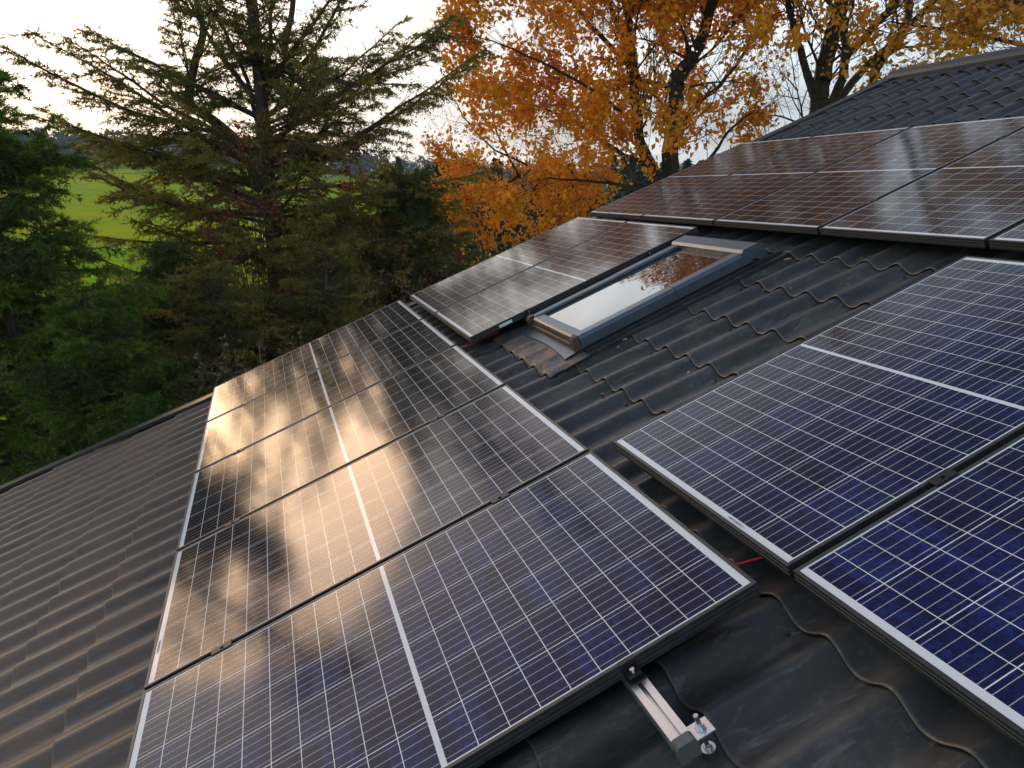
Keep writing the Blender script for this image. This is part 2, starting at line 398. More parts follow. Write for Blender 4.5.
# verge trim, far side: folded sheet following the slightly uneven edge
mb = MB()
vv = np.linspace(V_BOT, V_TOP, 26)
for a, b in zip(vv[:-1], vv[1:]):
    b2 = b + .012
    for (x0, x1, w0, w1) in ((-.075, .035, -.128, -.105), (-.085, -.073, -.30, -.103)):
        ua, ub = u_verge(a), u_verge(b2)
        lift = .002 * (int(round(a * 10)) % 2)
        vs_ = [(ua + x0, a, w0 + lift), (ua + x1, a, w0 + lift), (ub + x1, b2, w0 + lift - .002), (ub + x0, b2, w0 + lift - .002), (ua + x0, a, w1 + lift), (ua + x1, a, w1 + lift), (ub + x1, b2, w1 + lift - .002), (ub + x0, b2, w1 + lift - .002)]
        mb.add(vs_, [(0, 3, 2, 1), (4, 5, 6, 7), (0, 1, 5, 4), (1, 2, 6, 5), (2, 3, 7, 6), (3, 0, 4, 7)])
mb.build('verge_trim', M_TRIM, house)
mb = MB()
mb.box((U_NEAR - .03, V_BOT, -.30), (U_NEAR + .01, V_TOP, -.115)); mb.build('verge_trim', M_TRIM, house)
# ridge cap: rounded profile in lengths
mb = MB()
ucur = -5.16
while ucur < U_NEAR:
    u1 = min(ucur + 1.95, U_NEAR + .02); lift = .004 if int((ucur + 6) / 1.95) % 2 else 0.0
    prof2 = []
    sp2 = math.tan(2 * PITCH)
    for i in range(9):
        a = math.pi * (i / 8)
        prof2.append((V_TOP + .055 - math.cos(a) * .10, -.135 + math.sin(a) * .075 + lift))
    L_ = [(V_TOP - .13, -.128 + lift)] + prof2 + [(V_TOP + .22, -.128 - .15 + lift)]
    inner = [(p[0], p[1] - .006) for p in L_][::-1]
    mb.prism(L_ + inner, 0, ucur, u1 + .03); ucur = u1
mb.build('ridge_cap', M_TRIM, house)
# rear slope, gable walls
rid = (V_TOP + .05)
ry, rz = rid * CP, Z0 + rid * SP - .14
mb = MB()
ey = -(-V_BOT) * CP; ez = Z0 + V_BOT * SP - .17
ty = ry + (ry - ey) * .75; tz = rz - (rz - ez) * .75
hw = Matrix.Identity(4)
mb.add([(-5.1, ry, rz), (U_NEAR, ry, rz), (U_NEAR, ty, tz), (-5.1, ty, tz), (-5.1, ry, rz - .1), (U_NEAR, ry, rz - .1), (U_NEAR, ty, tz - .1), (-5.1, ty, tz - .1)],
       [(0, 1, 2, 3), (7, 6, 5, 4), (0, 3, 7, 4), (1, 5, 6, 2), (2, 6, 7, 3), (0, 4, 5, 1)])
o = mb.build('rear_roof', M_TRIM, None); o.parent = house; o.matrix_parent_inverse = RF.inverted()
mb = MB()
x0, x1 = -4.85, U_NEAR - .35; yb = ey + .45; yf = ty - .4
zb = Z0 + (yb / CP) * SP - .28; zf = tz + .2
for X0, X1 in ((x0, x0 + .3), (x1 - .3, x1)):
    mb.prism([(yb, 0), (yf, 0), (yf, zf - .28), (ry, rz - .36), (yb, zb - .06)], 0, X0, X1)
mb.box((x0 + .3, yb, 0), (x1 - .3, yb + .3, zb - .06)); mb.box((x0 + .3, yf - .3, 0), (x1 - .3, yf, zf - .28))
o = mb.build('wall', M_WALL, None); o.parent = house; o.matrix_parent_inverse = RF.inverted()
# soffit under the front slope
mb = MB(); mb.box((-5.05, V_BOT + .02, -.26), (U_NEAR - .04, V_TOP, -.20)); mb.build('soffit', M_WOOD, house)
mb = MB()
for i in range(1):
    pts = []
    r = .065
    prof3 = [(V_BOT - .02 + r * math.cos(a) - .06, -.21 + r * math.sin(a)) for a in np.linspace(math.pi, 2 * math.pi, 9)]
    prof3 += [(p[0] * 1 + (0), p[1] + .004) for p in prof3[::-1]]
    mb.prism(prof3, 0, -5.6, U_NEAR)
mb.build('gutter', M_TRIM, house)
# screws near the steps
scr = None
for k, v0 in enumerate(VS):
    if not (1.0 < v0 < 3.6): continue
    for i in range(-14, 12):
        u = U_PH + RP * (i * 3 + (k % 3)) - .012
        if not (-4 < u < 1.1): continue
        if v0 < 1.5 and u < .0: continue
        if v0 > 1.9 and u > -.9: continue
        if scr is None:
            mb = MB(); mb.cyl((0, 0, -.002), .0085, .0035, 12, .0075); mb.cyl((0, 0, .0015), .0045, .004, hexa=True)
            scr = mb.build('roof_screw', M_TRIM, house); s_ = scr
        else:
            s_ = scr.copy(); COL.objects.link(s_); s_.parent = house
        s_.location = (u, v0 - .035, W_LO + prof(u) + .004)

# ------------------------------------------------------------------ roof window
SU0, SU1, SV0, SV1, SWT = -2.975, -2.225, 2.15, 3.34, -.030
win = MB()
# base curb
win.box((SU0 + .02, SV0 + .02, -.18), (SU0 + .06, SV1 - .02, -.07)); win.box((SU1 - .06, SV0 + .02, -.18), (SU1 - .02, SV1 - .02, -.07))
win.box((SU0 + .06, SV0 + .02, -.18), (SU1 - .06, SV0 + .05, -.07)); win.box((SU0 + .06, SV1 - .05, -.18), (SU1 - .06, SV1 - .02, -.07))
sky_o = win.build('skylight', M_TRIM, house)
tag(sky_o, 'metal framed roof window mirroring white sky and orange leaves')
def rail_profile(u0, u1, top, bot, r=.018, flip=False):
    # outer edge rounded
    pts = [(u0, bot), (u1, bot), (u1, top - .004), (u1 - .004, top)]
    for a in np.linspace(math.pi / 2, math.pi, 5): pts.append((u0 + r + r * math.cos(a), top - r + r * math.sin(a)))
    if flip: pts = [(u0 + u1 - x, y) for x, y in pts][::-1]
    return pts
for flip, (a, b) in ((False, (SU0, SU0 + .075)), (True, (SU1 - .075, SU1))):
    # lower and upper length meet with a visible joint
    g = MB(); g.prism(rail_profile(a, b, SWT, -.098, flip=flip), 1, SV0 + .02, SV0 + .62); g.build('side_cladding', M_CLAD, sky_o)
    g = MB(); g.prism(rail_profile(a - (.002 if not flip else 0), b + (.002 if flip else 0), SWT + .002, -.098, flip=flip), 1, SV0 + .622, SV1 - .07); g.build('side_cladding', M_CLAD, sky_o)
g = MB()   # hood at the top
g.prism([(SV1 - .13, -.055), (SV1 - .13, -.026), (SV1 - .115, -.012), (SV1 - .02, -.012), (SV1 + .015, -.03), (SV1 + .02, -.10), (SV1 - .03, -.10)], 0, SU0 - .006, SU1 + .006)
g.build('top_hood', M_CLAD, sky_o)
g = MB()   # lower sash cladding
g.prism([(SV0 + .075, -.050), (SV0 + .075, -.040), (SV0 + .012, SWT - .004), (SV0 + .002, SWT - .012), (SV0 + .002, -.052), (SV0 + .03, -.056)], 0, SU0 + .078, SU1 - .078)
g.build('bottom_cladding', M_CLAD, sky_o)
g = MB()
g.prism([(SV0 - .004, -.054), (SV0 - .004, -.074), (SV0 - .016, -.078), (SV0 - .016, -.105), (SV0 + .03, -.11), (SV0 + .03, -.054)], 0, SU0 + .012, SU1 - .012)
g.build('sash_rail', M_CLADB, sky_o)
for u in (SU0 + .006, SU1 - .052):
    g = MB(); g.prism([(SV0 - .022, -.11), (SV0 - .022, -.045), (SV0 - .012, SWT + .002), (SV0 + .018, SWT + .004), (SV0 + .018, -.11)], 0, u, u + .046); g.build('corner_cap', M_CLADB, sky_o)
g = MB(); g.box((SU0 + .074, SV0 + .07, -.056), (SU1 - .074, SV1 - .12, -.050))
pane = g.build('pane', M_GLASS, sky_o)
for (a, b) in (((SU0 + .0745, SV0 + .076, -.0499), (SU0 + .084, SV1 - .13, -.044)), ((SU1 - .084, SV0 + .076, -.0499), (SU1 - .0745, SV1 - .13, -.044))):
    g = MB(); g.box(a, b); g.build('gasket', M_RUBBER, sky_o)
# flashing: side gutters and front apron that follows the ribs
g = MB()
g.box((SU0 - .11, SV0 + .0, -.150), (SU0 + .019, SV1 + .1, -.128)); g.box((SU1 - .019, SV0 + .02, -.150), (SU1 + .085, SV1 + .1, -.1285))
g.box((SU1 + .075, SV0 + .02, -.1283), (SU1 + .088, SV1 + .1, -.112)); g.box((SU1 + .020, SV0 + .02, -.1283), (SU1 + .027, SV1 + .1, -.104))
g.box((SU0 - .11, SV1 + .1, -.15), (SU1 + .088, SV1 + .2, -.127))
g.build('side_flashing', M_TRIM, house)
V = []; F = []
us = np.linspace(SU0 - .17, SU1 + .10, 100); vs_ = np.linspace(SV0 - .235, SV0 + .018, 12)
for j, v in enumerate(vs_):
    f = j / 11.0
    for i, u in enumerate(us):
        under = W_LO + (.62 * AMP * min(1, f * 6) + (1 - .62 * min(1, f * 6)) * prof(u)) + STEP + .006
        k = min(1, max(0, (f - .50) / .2)); k = k * k * (3 - 2 * k)
        wob = .004 * math.sin(i * .9 + j) * math.sin(j * 1.3 + i * .21) * (1 - k)
        jag = .004 * math.sin(i * .35) * (1 - f)
        V.append((u, v + jag, under * (1 - k) + (-.116) * k + wob))
for j in range(11):
    for i in range(99): a = j * 100 + i; F.append((a, a + 1, a + 101, a + 100))
ap = link_mesh('front_flashing', V, F, M_APRON, house, True)
md = ap.modifiers.new('s', 'SOLIDIFY'); md.thickness = .002
g = MB()
arc = [(SU0 + .0 + t * (SU1 - SU0), SV0 - .075 + .03 * math.cos((t - .5) * 3.0)) for t in np.linspace(0, 1, 15)]
for (a, b) in zip(arc[:-1], arc[1:]):
    g.add([(a[0], a[1] - .02, -.109), (b[0], b[1] - .02, -.109), (b[0], SV0 + .01, -.099), (a[0], SV0 + .01, -.099), (a[0], a[1] - .02, -.112), (b[0], b[1] - .02, -.112), (b[0], SV0 + .01, -.102), (a[0], SV0 + .01, -.102)],
          [(0, 1, 2, 3), (7, 6, 5, 4), (0, 4, 5, 1), (2, 6, 7, 3)])
g.build('apron_ledge', M_CLAD, house)

# ------------------------------------------------------------------ solar panels
def make_panel():
    root = empty('solar_panel')
    pr_ = [(.0105, -.004), (.0105, -.0006), (.0100, 0), (.0008, 0), (0, -.0008), (0, -.0095), (.0012, -.0105), (.0012, -.0125), (0, -.0135), (0, -.0225), (.0012, -.0235), (.0012, -.0255), (0, -.0265), (0, -.0385), (.0006, -.039), (.028, -.039), (.028, -.037), (.0025, -.037), (.0025, -.010), (.0105, -.010)]
    mb = MB(); n = len(pr_)
    rings = []
    for (a, w) in pr_: rings.append([(a, a, w), (PW - a, a, w), (PW - a, PL - a, w), (a, PL - a, w)])
    vs = [p for r in rings for p in r]; fs = []
    for i in range(n):
        j = (i + 1) % n
        for k in range(4): l = (k + 1) % 4; fs.append((i * 4 + k, i * 4 + l, j * 4 + l, j * 4 + k))
    mb.add(vs, fs); fr = mb.build('frame', M_FRAME, root)
    mb = MB(); a = .0095
    mb.add([(a, a, -.0018), (PW - a, a, -.0018), (PW - a, PL - a, -.0018), (a, PL - a, -.0018)], [(0, 1, 2, 3)])
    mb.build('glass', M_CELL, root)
    mb = MB(); mb.box((a, a, -.0075), (PW - a, PL - a, -.0055)); mb.build('backsheet', M_BACK, root)
    return root
def copy_thing(o, mw=None):
    c = o.copy(); COL.objects.link(c)
    for ch in o.children:
        d = ch.copy(); COL.objects.link(d); d.parent = c
    return c
VB, VD = 1.7642, 3.5543
HB = [(.0, 0.0), (-.002, -.0057), (-.0123, -.0208), (-.0159, -.0251)]
def row_matrix(v0, h0, h1):
    a = math.atan2(h1 - h0, PL)
    return lambda u: RF @ Matrix.Translation((u, v0, h0)) @ Matrix.Rotation(a, 4, 'X')
rowA, rowB, rowC, rowD = row_matrix(0, 0, 0), row_matrix(VB, -.002, -.0077), row_matrix(VB, -.0123, -.0331), row_matrix(VD, -.0159, -.041)
plist = []
la = ['nearest panel of the long lower row, with the bare rail end poking out beside it',
      'second panel from the near end of the long lower row, mirroring dark tree shadows',
      'middle panel of the long lower row, warm sky glow across its left half',
      'second last panel towards the trees in the long lower row',
      'farthest panel of the long lower row, beside the roof edge and spruce']
for k in range(5): plist.append((rowA, -k - 1.0, la[k], 'solar panels of the lower row'))
plist.append((rowB, -3.997, 'pale reflecting solar panel directly beside the roof window', 'solar panels beyond the roof window'))
plist.append((rowB, -4.997, 'pale reflecting solar panel at the roof edge, behind the one beside the roof window', 'solar panels beyond the roof window'))
plist.append((rowC, -1.0066, 'deep blue solar panel right of the bare tiles, whole lower left edge in view', 'large blue solar panels on the right'))
plist.append((rowC, -.0066, 'deep blue solar panel in the lower right corner of the photo', 'large blue solar panels on the right'))
ld = ['brownish top row solar panel at the roof edge under the orange trees',
      'top row solar panel second from the roof edge, above the roof window',
      'top row solar panel third from the roof edge, above the bare tiles',
      'top row solar panel fourth from the roof edge, its full lower frame above bare tiles',
      'top row solar panel cut by the right photo edge, bluish corner visible']
for k in range(6):
    if k < 5: plist.append((rowD, -5.0 + k, ld[k], 'solar panels of the top row'))
p0 = make_panel()
for i, (fn, u, lab, grp) in enumerate(plist):
    o = p0 if i == 0 else copy_thing(p0)
    o.matrix_world = fn(u)
    tag(o, lab, 'solar panel', grp)
    if i == 5:   # sticker on the frame side
        g = MB(); g.box((PW + .0003, .20, -.030), (PW + .0009, .29, -.012)); s_ = g.build('sticker', M_STICK, o)
        s_.parent = o
    if i in (1, 7):
        g = MB(); g.box((.70 if i == 7 else .72, .0155, -.0016), (.78 if i == 7 else .80, .026, -.0012)); s_ = g.build('sticker', M_STICK, o)
        g = MB(); random.seed(3)
        x = .704 if i == 7 else .724
        while x < (.772 if i == 7 else .792):
            w = random.choice((.0008, .0016, .0024)); g.add([(x, .018, -.0010), (x + w, .018, -.0010), (x + w, .0235, -.0010), (x, .0235, -.0010)], [(0, 1, 2, 3)]); x += w + random.choice((.001, .002))
        g.build('barcode', M_INK, s_)

# rails, with clamps, end caps and hanger bolts
def make_rail(u0, u1, v, wtop, joints, ends, bolts, label, cap_end=True):
    root = empty('mounting_rail', RF @ Matrix.Translation((u0, v, wtop)))
    L = u1 - u0; h = .042; w = .044
    # slotted profile
    s = .005; pf = [(0, -h), (w, -h), (w, 0), (w / 2 + s, 0), (w / 2 + s, -.004), (w / 2 + s + .004, -.006), (w / 2 + s + .004, -.014), (w / 2 - s - .004, -.014), (w / 2 - s - .004, -.006), (w / 2 - s, -.004), (w / 2 - s, 0), (0, 0)]
    mb = MB()
    mb.prism(pf, 0, 0, L); mb.build('rail', M_ALU, root)
    if cap_end:
        mb = MB(); mb.prism([(-.002, -h - .002), (w + .002, -h - .002), (w + .002, -.004), (w - .004, .0022), (.004, .0022), (-.002, -.004)], 0, L, L + .026); mb.build('end_cap', M_PLASTIC, root)
    for j in joints:
        mb = MB(); x = j - u0
        mb.box((x - .0092, -.013, .0005), (x + .0092, w + .013, .0030)); mb.box((x - .017, -.013, .0410), (x + .017, w + .013, .0440), .001)
        mb.box((x - .0085, .004, .003), (x + .0085, .008, .0412)); mb.build('mid_clamp', M_CLAMP, root)
        c = mb
        mb = MB(); mb.cyl((x, w / 2, .0441), .0060, .004, 12); mb.build('clamp_bolt', M_CLAMP, root)
    for j, d in ends:
        mb = MB(); x = j - u0
        a, b = (x + .001, x + .034) if d > 0 else (x - .034, x - .001)
        mb.box((a, .001, .0006), (b, w - .001, .004)); 
        if d > 0: mb.box((a, .001, .004), (a + .004, w - .001, .0405)); mb.box((x - .008, .001, .0406), (a + .004, w - .001, .0432))
        else: mb.box((b - .004, .001, .004), (b, w - .001, .0405)); mb.box((b - .004, .001, .0406), (x + .008, w - .001, .0432))
        mb.box((a + .004, .006, .016), (b - .004, w - .006, .020)) if d > 0 else mb.box((a + .004, .006, .016), (b - .004, w - .006, .020))
        mb.build('end_clamp', M_CLAMP, root)
        mb = MB(); mb.cyl(((a + b) / 2 + .002 * d, w / 2, .0202), .0062, .012, 14); mb.cyl(((a + b) / 2 + .002 * d, w / 2, .0322), .0035, .0006, hexa=True); mb.build('clamp_bolt', M_STEEL, root)
    for j in bolts:
        x = j - u0; y = w + .026
        mb = MB(); mb.box((x - .021, w + .0015, -.020), (x + .021, w + .050, -.015), .001); mb.box((x - .021, w + .0015, -.044), (x + .021, w + .0055, -.0201)); mb.build('hanger_plate', M_ALU, root)
        mb = MB()
        mb.cyl((x, y, -.10), .0055, .122, 14)
        mb.cyl((x, y, -.0145), .0125, .002, 16); mb.cyl((x, y, -.0125), .0098, .009, hexa=True); mb.cyl((x, y, -.0285), .0098, .008, hexa=True)
        mb.cyl((x, y, -.073), .0098, .009, hexa=True); mb.cyl((x, y, -.0765), .016, .003, 18)
        mb.build('hanger_bolt', M_STEEL, root)
        mb = MB(); mb.cyl((x, y, -.094), .019, .0172, 18, .014); mb.build('rubber_seal', M_RUBBER, root)
    tag(root, label, 'rail', 'aluminium mounting rails under the panels')
    return root
jA = [-1.01, -2.01, -3.01, -4.01]
make_rail(-4.97, .195, 1.283, -.0405, jA, [(-.02, 1)], [.197 - .005], 'bright aluminium rail end with grey cap and bolt, sticking out below the nearest panel')
make_rail(-4.97, -.10, .245, -.0405, jA, [], [], 'lower hidden rail beneath the long lower row of panels, only clamps showing in the gaps', False)
make_rail(-4.95, -3.0, VB + .385, -.044, [-4.007], [(-3.0185, 1)], [], 'rail hidden under the two pale panels by the roof window, near their lower edge', False)
make_rail(-4.95, -3.0, VB + 1.27, -.048, [-4.007], [(-3.0185, 1)], [], 'rail hidden under the two pale panels by the roof window, near their upper edge', False)
make_rail(-.97, 1.6, VB + .455, -.0575, [-.0166], [], [], 'rail between the two blue right hand panels, its black clamp near their lower corner', False)
make_rail(-.97, 1.6, VB + 1.28, -.0700, [-.0166], [], [], 'rail under the blue right hand panels close to their upper edge', False)
make_rail(-4.96, .85, VD + .34, -.0620, [-4.01 + k for k in range(4)], [], [], 'rail under the top row of brownish panels, near their lower edge', False)
make_rail(-4.96, .85, VD + 1.28, -.0760, [-4.01 + k for k in range(4)], [], [], 'rail under the top row of brownish panels, near the upper tiles', False)
# side screws on the visible long frame of the panel by the window are clamps too
# red cables
def cable(pts, label):
    P_ = []
    for i in range(len(pts) - 1):
        p0_ = Vector(pts[max(i - 1, 0)]); p1 = Vector(pts[i]); p2 = Vector(pts[i + 1]); p3 = Vector(pts[min(i + 2, len(pts) - 1)])
        for k in range(6):
            t = k / 6; P_.append(.5 * ((2 * p1) + (p2 - p0_) * t + (2 * p0_ - 5 * p1 + 4 * p2 - p3) * t * t + (-p0_ + 3 * p1 - 3 * p2 + p3) * t ** 3))
    P_.append(Vector(pts[-1]))
    mb = MB(); mb.tube(P_, .0032, 8)
    return tag(mb.build('cable', M_RED, None, True, RF), label, 'cable', 'red panel cables')
cable([(-.40, 1.40, -.07), (-.27, 1.60, -.082), (-.225, 1.68, -.085), (-.205, 1.725, -.086), (-.18, 1.785, -.086), (-.10, 1.95, -.08)], 'short red cable bridging the gap between near lower panel and blue panel corner')
cable([(-3.6, 1.25, -.07), (-3.3, 1.50, -.07), (-3.17, 1.66, -.072), (-3.13, 1.73, -.072), (-3.10, 1.80, -.07), (-3.05, 1.95, -.06)], 'red cable stub in the gap below the pale panel by the roof window')

# ------------------------------------------------------------------ fallen leaves
def stray_leaf(u, v, s, col, lab, rot, dw=.012):
    z = W_LO + prof(u) + dw
    c, sn = math.cos(rot) * s, math.sin(rot) * s
    pts = [(-1, 0, .0), (-.4, .5, .12), (.3, .45, .1), (1, 0, .05), (.3, -.45, .14), (-.4, -.5, .1), (0, 0, .0)]
    vs_ = [(u + x * c - y * sn, v + x * sn + y * c, z + zz * s) for x, y, zz in pts]
    o = link_mesh('fallen_leaf', vs_, [(0, 6, 1), (1, 6, 2), (2, 6, 3), (3, 6, 4), (4, 6, 5), (5, 6, 0)], col, None, False, RF)
    md = o.modifiers.new('s', 'SOLIDIFY'); md.thickness = .0008
    tag(o, lab, 'leaf', 'fallen leaves on the roof')
ML1 = simple('dry_orange_leaf', (.50, .20, .06), .6); ML2 = simple('dry_brown_leaf', (.20, .09, .04), .7)
leaves = [(-2.10, 2.36, .016, ML1, 'orange leaf caught by the near side of the roof window', .5, .05), (-2.07, 2.30, .011, ML1, 'small orange leaf just below the larger one by the window side', 1.9, .045),
          (-2.13, 2.22, .010, ML2, 'brown leaf scrap near the window corner flashing', .9, .03), (-1.72, 2.02, .014, ML2, 'brown leaf scrap under the first scalloped edge below the window', .3, .01),
          (-1.50, 2.36, .013, ML1, 'pale orange leaf in the second scalloped tile edge', 2.3, .012), (-1.32, 2.37, .014, ML2, 'brown leaf in the second scalloped edge close to the blue panel', .1, .01),
          (-2.05, 3.36, .022, ML1, 'orange leaf at the top corner of the roof window', .7, .05),
          (-.27, 1.36, .010, ML2, 'tiny brown leaf on dark tiles under the nearest panel edge', .4, .012), (-.20, 1.22, .006, ML2, 'crumb of brown leaf left of the bare rail end', 2.0, .012),
          (-3.20, -.415, .014, ML1, 'orange leaf on the second tile seam left of the lower row', 1.0, .02)]
for l in leaves: stray_leaf(l[0], l[1], l[2], l[3], l[4], l[5], l[6])

# ------------------------------------------------------------------ terrain
def ray(px, py):
    return (WR * ((px - 512) / FPX) + WD * ((py - 384) / FPX) + WF).normalized()
def at(px, dist, z=None):
    """ground position seen in column px (at the horizon row) at a horizontal distance"""
    d = ray(px, 190); h = Vector((d.x, d.y, 0)).normalized()
    x, y = CAM.x + h.x * dist, CAM.y + h.y * dist
    return Vector((x, y, float(terrain_z(x, y)) if z is None else z))
def pt(px, py, dist):
    d = ray(px, py); return CAM + d * (dist / math.hypot(d.x, d.y))
def sst(a, b, x): x = np.clip((x - a) / (b - a), 0, 1); return x * x * (3 - 2 * x)
def terrain_z(x, y):
    x = np.asarray(x, float); y = np.asarray(y, float)
    dx, dy = x - CAM.x, y - CAM.y; r = np.hypot(dx, dy)
    h = Vector((WF.x, WF.y)).normalized()
    fa = dx * h.x + dy * h.y; la_ = dx * WR.x + dy * WR.y            # forward, right
    az = np.degrees(np.arctan2(la_, np.maximum(fa, 1e-3)))
    left = 1 - sst(-24, 4, az)
    z = -2.0 * sst(15, 60, r)
    z = z + (9 + 5 * left) * sst(60, 330, r) * (.45 + .55 * left)
    z = z + 20 * sst(300, 620, r) * (.25 + .75 * left)
    z = z + .15 * np.sin(x * .3) * np.sin(y * .23) * sst(10, 30, r)
    return z
rr = np.concatenate([[0], np.geomspace(3, 3000, 70)]); aa = np.linspace(0, 2 * math.pi, 145)[:-1]
V = [(CAM.x, CAM.y, 0)]; F = []
for r in rr[1:]:
    xs = CAM.x + r * np.cos(aa); ys = CAM.y + r * np.sin(aa); zs = terrain_z(xs, ys)
    V += list(zip(xs, ys, zs))
na = len(aa)
for j in range(na): F.append((0, 1 + j, 1 + (j + 1) % na))
for i in range(len(rr) - 2):
    for j in range(na):
        a = 1 + i * na + j; b = 1 + i * na + (j + 1) % na; F.append((a, a + na, b + na, b))
def field_mat():
    m, t, b = newmat('meadow'); g = t.nodes.new('ShaderNodeTexCoord'); O_ = g.outputs['Object']
    n1 = noise(O_, .02, 4, .6, nt=t); n2 = noise(O_, .4, 6, .65, nt=t); n3 = noise(O_, 6, 5, .7, nt=t)
    f = mt('ADD', mt('MULTIPLY', n1, .6, nt=t), mt('ADD', mt('MULTIPLY', n2, .25, nt=t), mt('MULTIPLY', n3, .15, nt=t), nt=t), nt=t)
    c = ramp(f, [(.36, (.10, .32, .016)), (.47, (.24, .38, .012)), (.56, (.40, .40, .012)), (.68, (.15, .36, .018))], nt=t)
    t.links.new(c, b.inputs['Base Color']); b.inputs['Roughness'].default_value = 1.0; b.inputs['Specular IOR Level'].default_value = 0.0
    bn = t.nodes.new('ShaderNodeBump'); bn.inputs['Strength'].default_value = .6; bn.inputs['Distance'].default_value = .15
    t.links.new(n3, bn.inputs['Height']); t.links.new(bn.outputs[0], b.inputs['Normal'])
    return m
tag(link_mesh('ground', V, F, field_mat(), None, True), kind='structure')

# ------------------------------------------------------------------ vegetation machinery
def frusta(P0, P1, R0, R1, n=5):
    P0, P1 = np.asarray(P0, float), np.asarray(P1, float); R0, R1 = np.asarray(R0, float), np.asarray(R1, float)
    d = P1 - P0; d /= np.linalg.norm(d, axis=1, keepdims=True) + 1e-9
    up = np.where(np.abs(d[:, 2:3]) > .9, np.array([[1., 0, 0]]), np.array([[0, 0, 1.]]))
    a = np.cross(d, up); a /= np.linalg.norm(a, axis=1, keepdims=True) + 1e-9; b = np.cross(d, a)
    qs = []
    for k in range(n):
        t0, t1 = 2 * math.pi * k / n, 2 * math.pi * (k + 1) / n
        e0 = a * math.cos(t0) + b * math.sin(t0); e1 = a * math.cos(t1) + b * math.sin(t1)
        q = np.stack([P0 + e0 * R0[:, None], P0 + e1 * R0[:, None], P1 + e1 * R1[:, None], P1 + e0 * R1[:, None]], 1)
        qs.append(q)
    return np.concatenate(qs, 0).reshape(-1, 3)
def needles(P0, P1, per_m, ln, wd, rg, lean=.75):
    P0, P1 = np.asarray(P0, float), np.asarray(P1, float)
    L = np.linalg.norm(P1 - P0, axis=1); cnt = np.maximum(1, rg.poisson(L * per_m)); idx = np.repeat(np.arange(len(L)), cnt); n = len(idx)
    t = rg.random(n)[:, None]; d = (P1 - P0)[idx] / (L[idx][:, None] + 1e-9)
    c = P0[idx] + (P1 - P0)[idx] * t
    r = rg.normal(size=(n, 3)); r -= (r * d).sum(1, keepdims=True) * d; r /= np.linalg.norm(r, axis=1, keepdims=True) + 1e-9
    dirn = d * lean + r; dirn /= np.linalg.norm(dirn, axis=1, keepdims=True)
    s = rg.normal(size=(n, 3)); s = np.cross(dirn, s); s /= np.linalg.norm(s, axis=1, keepdims=True) + 1e-9
    l = ln * (.6 + .8 * rg.random(n))[:, None]; w = wd * (.7 + .6 * rg.random(n))[:, None]
    V = np.stack([c - s * w * .5, c + s * w * .5, c + dirn * l], 1)
    return V.reshape(-1, 3), idx
def add_tree(name, label, cat, base, woodq, leafV, nper, tint, bark, leafm, group=None, crown='crown'):
    root = empty(name, loc=base)
    b = np.array(base, dtype=float)
    link_np('trunk', woodq - b, 4, bark, root)
    if leafV is not None and len(leafV): link_np(crown, leafV - b, nper, leafm, root, tint)
    tag(root, label, cat, group)
    return root

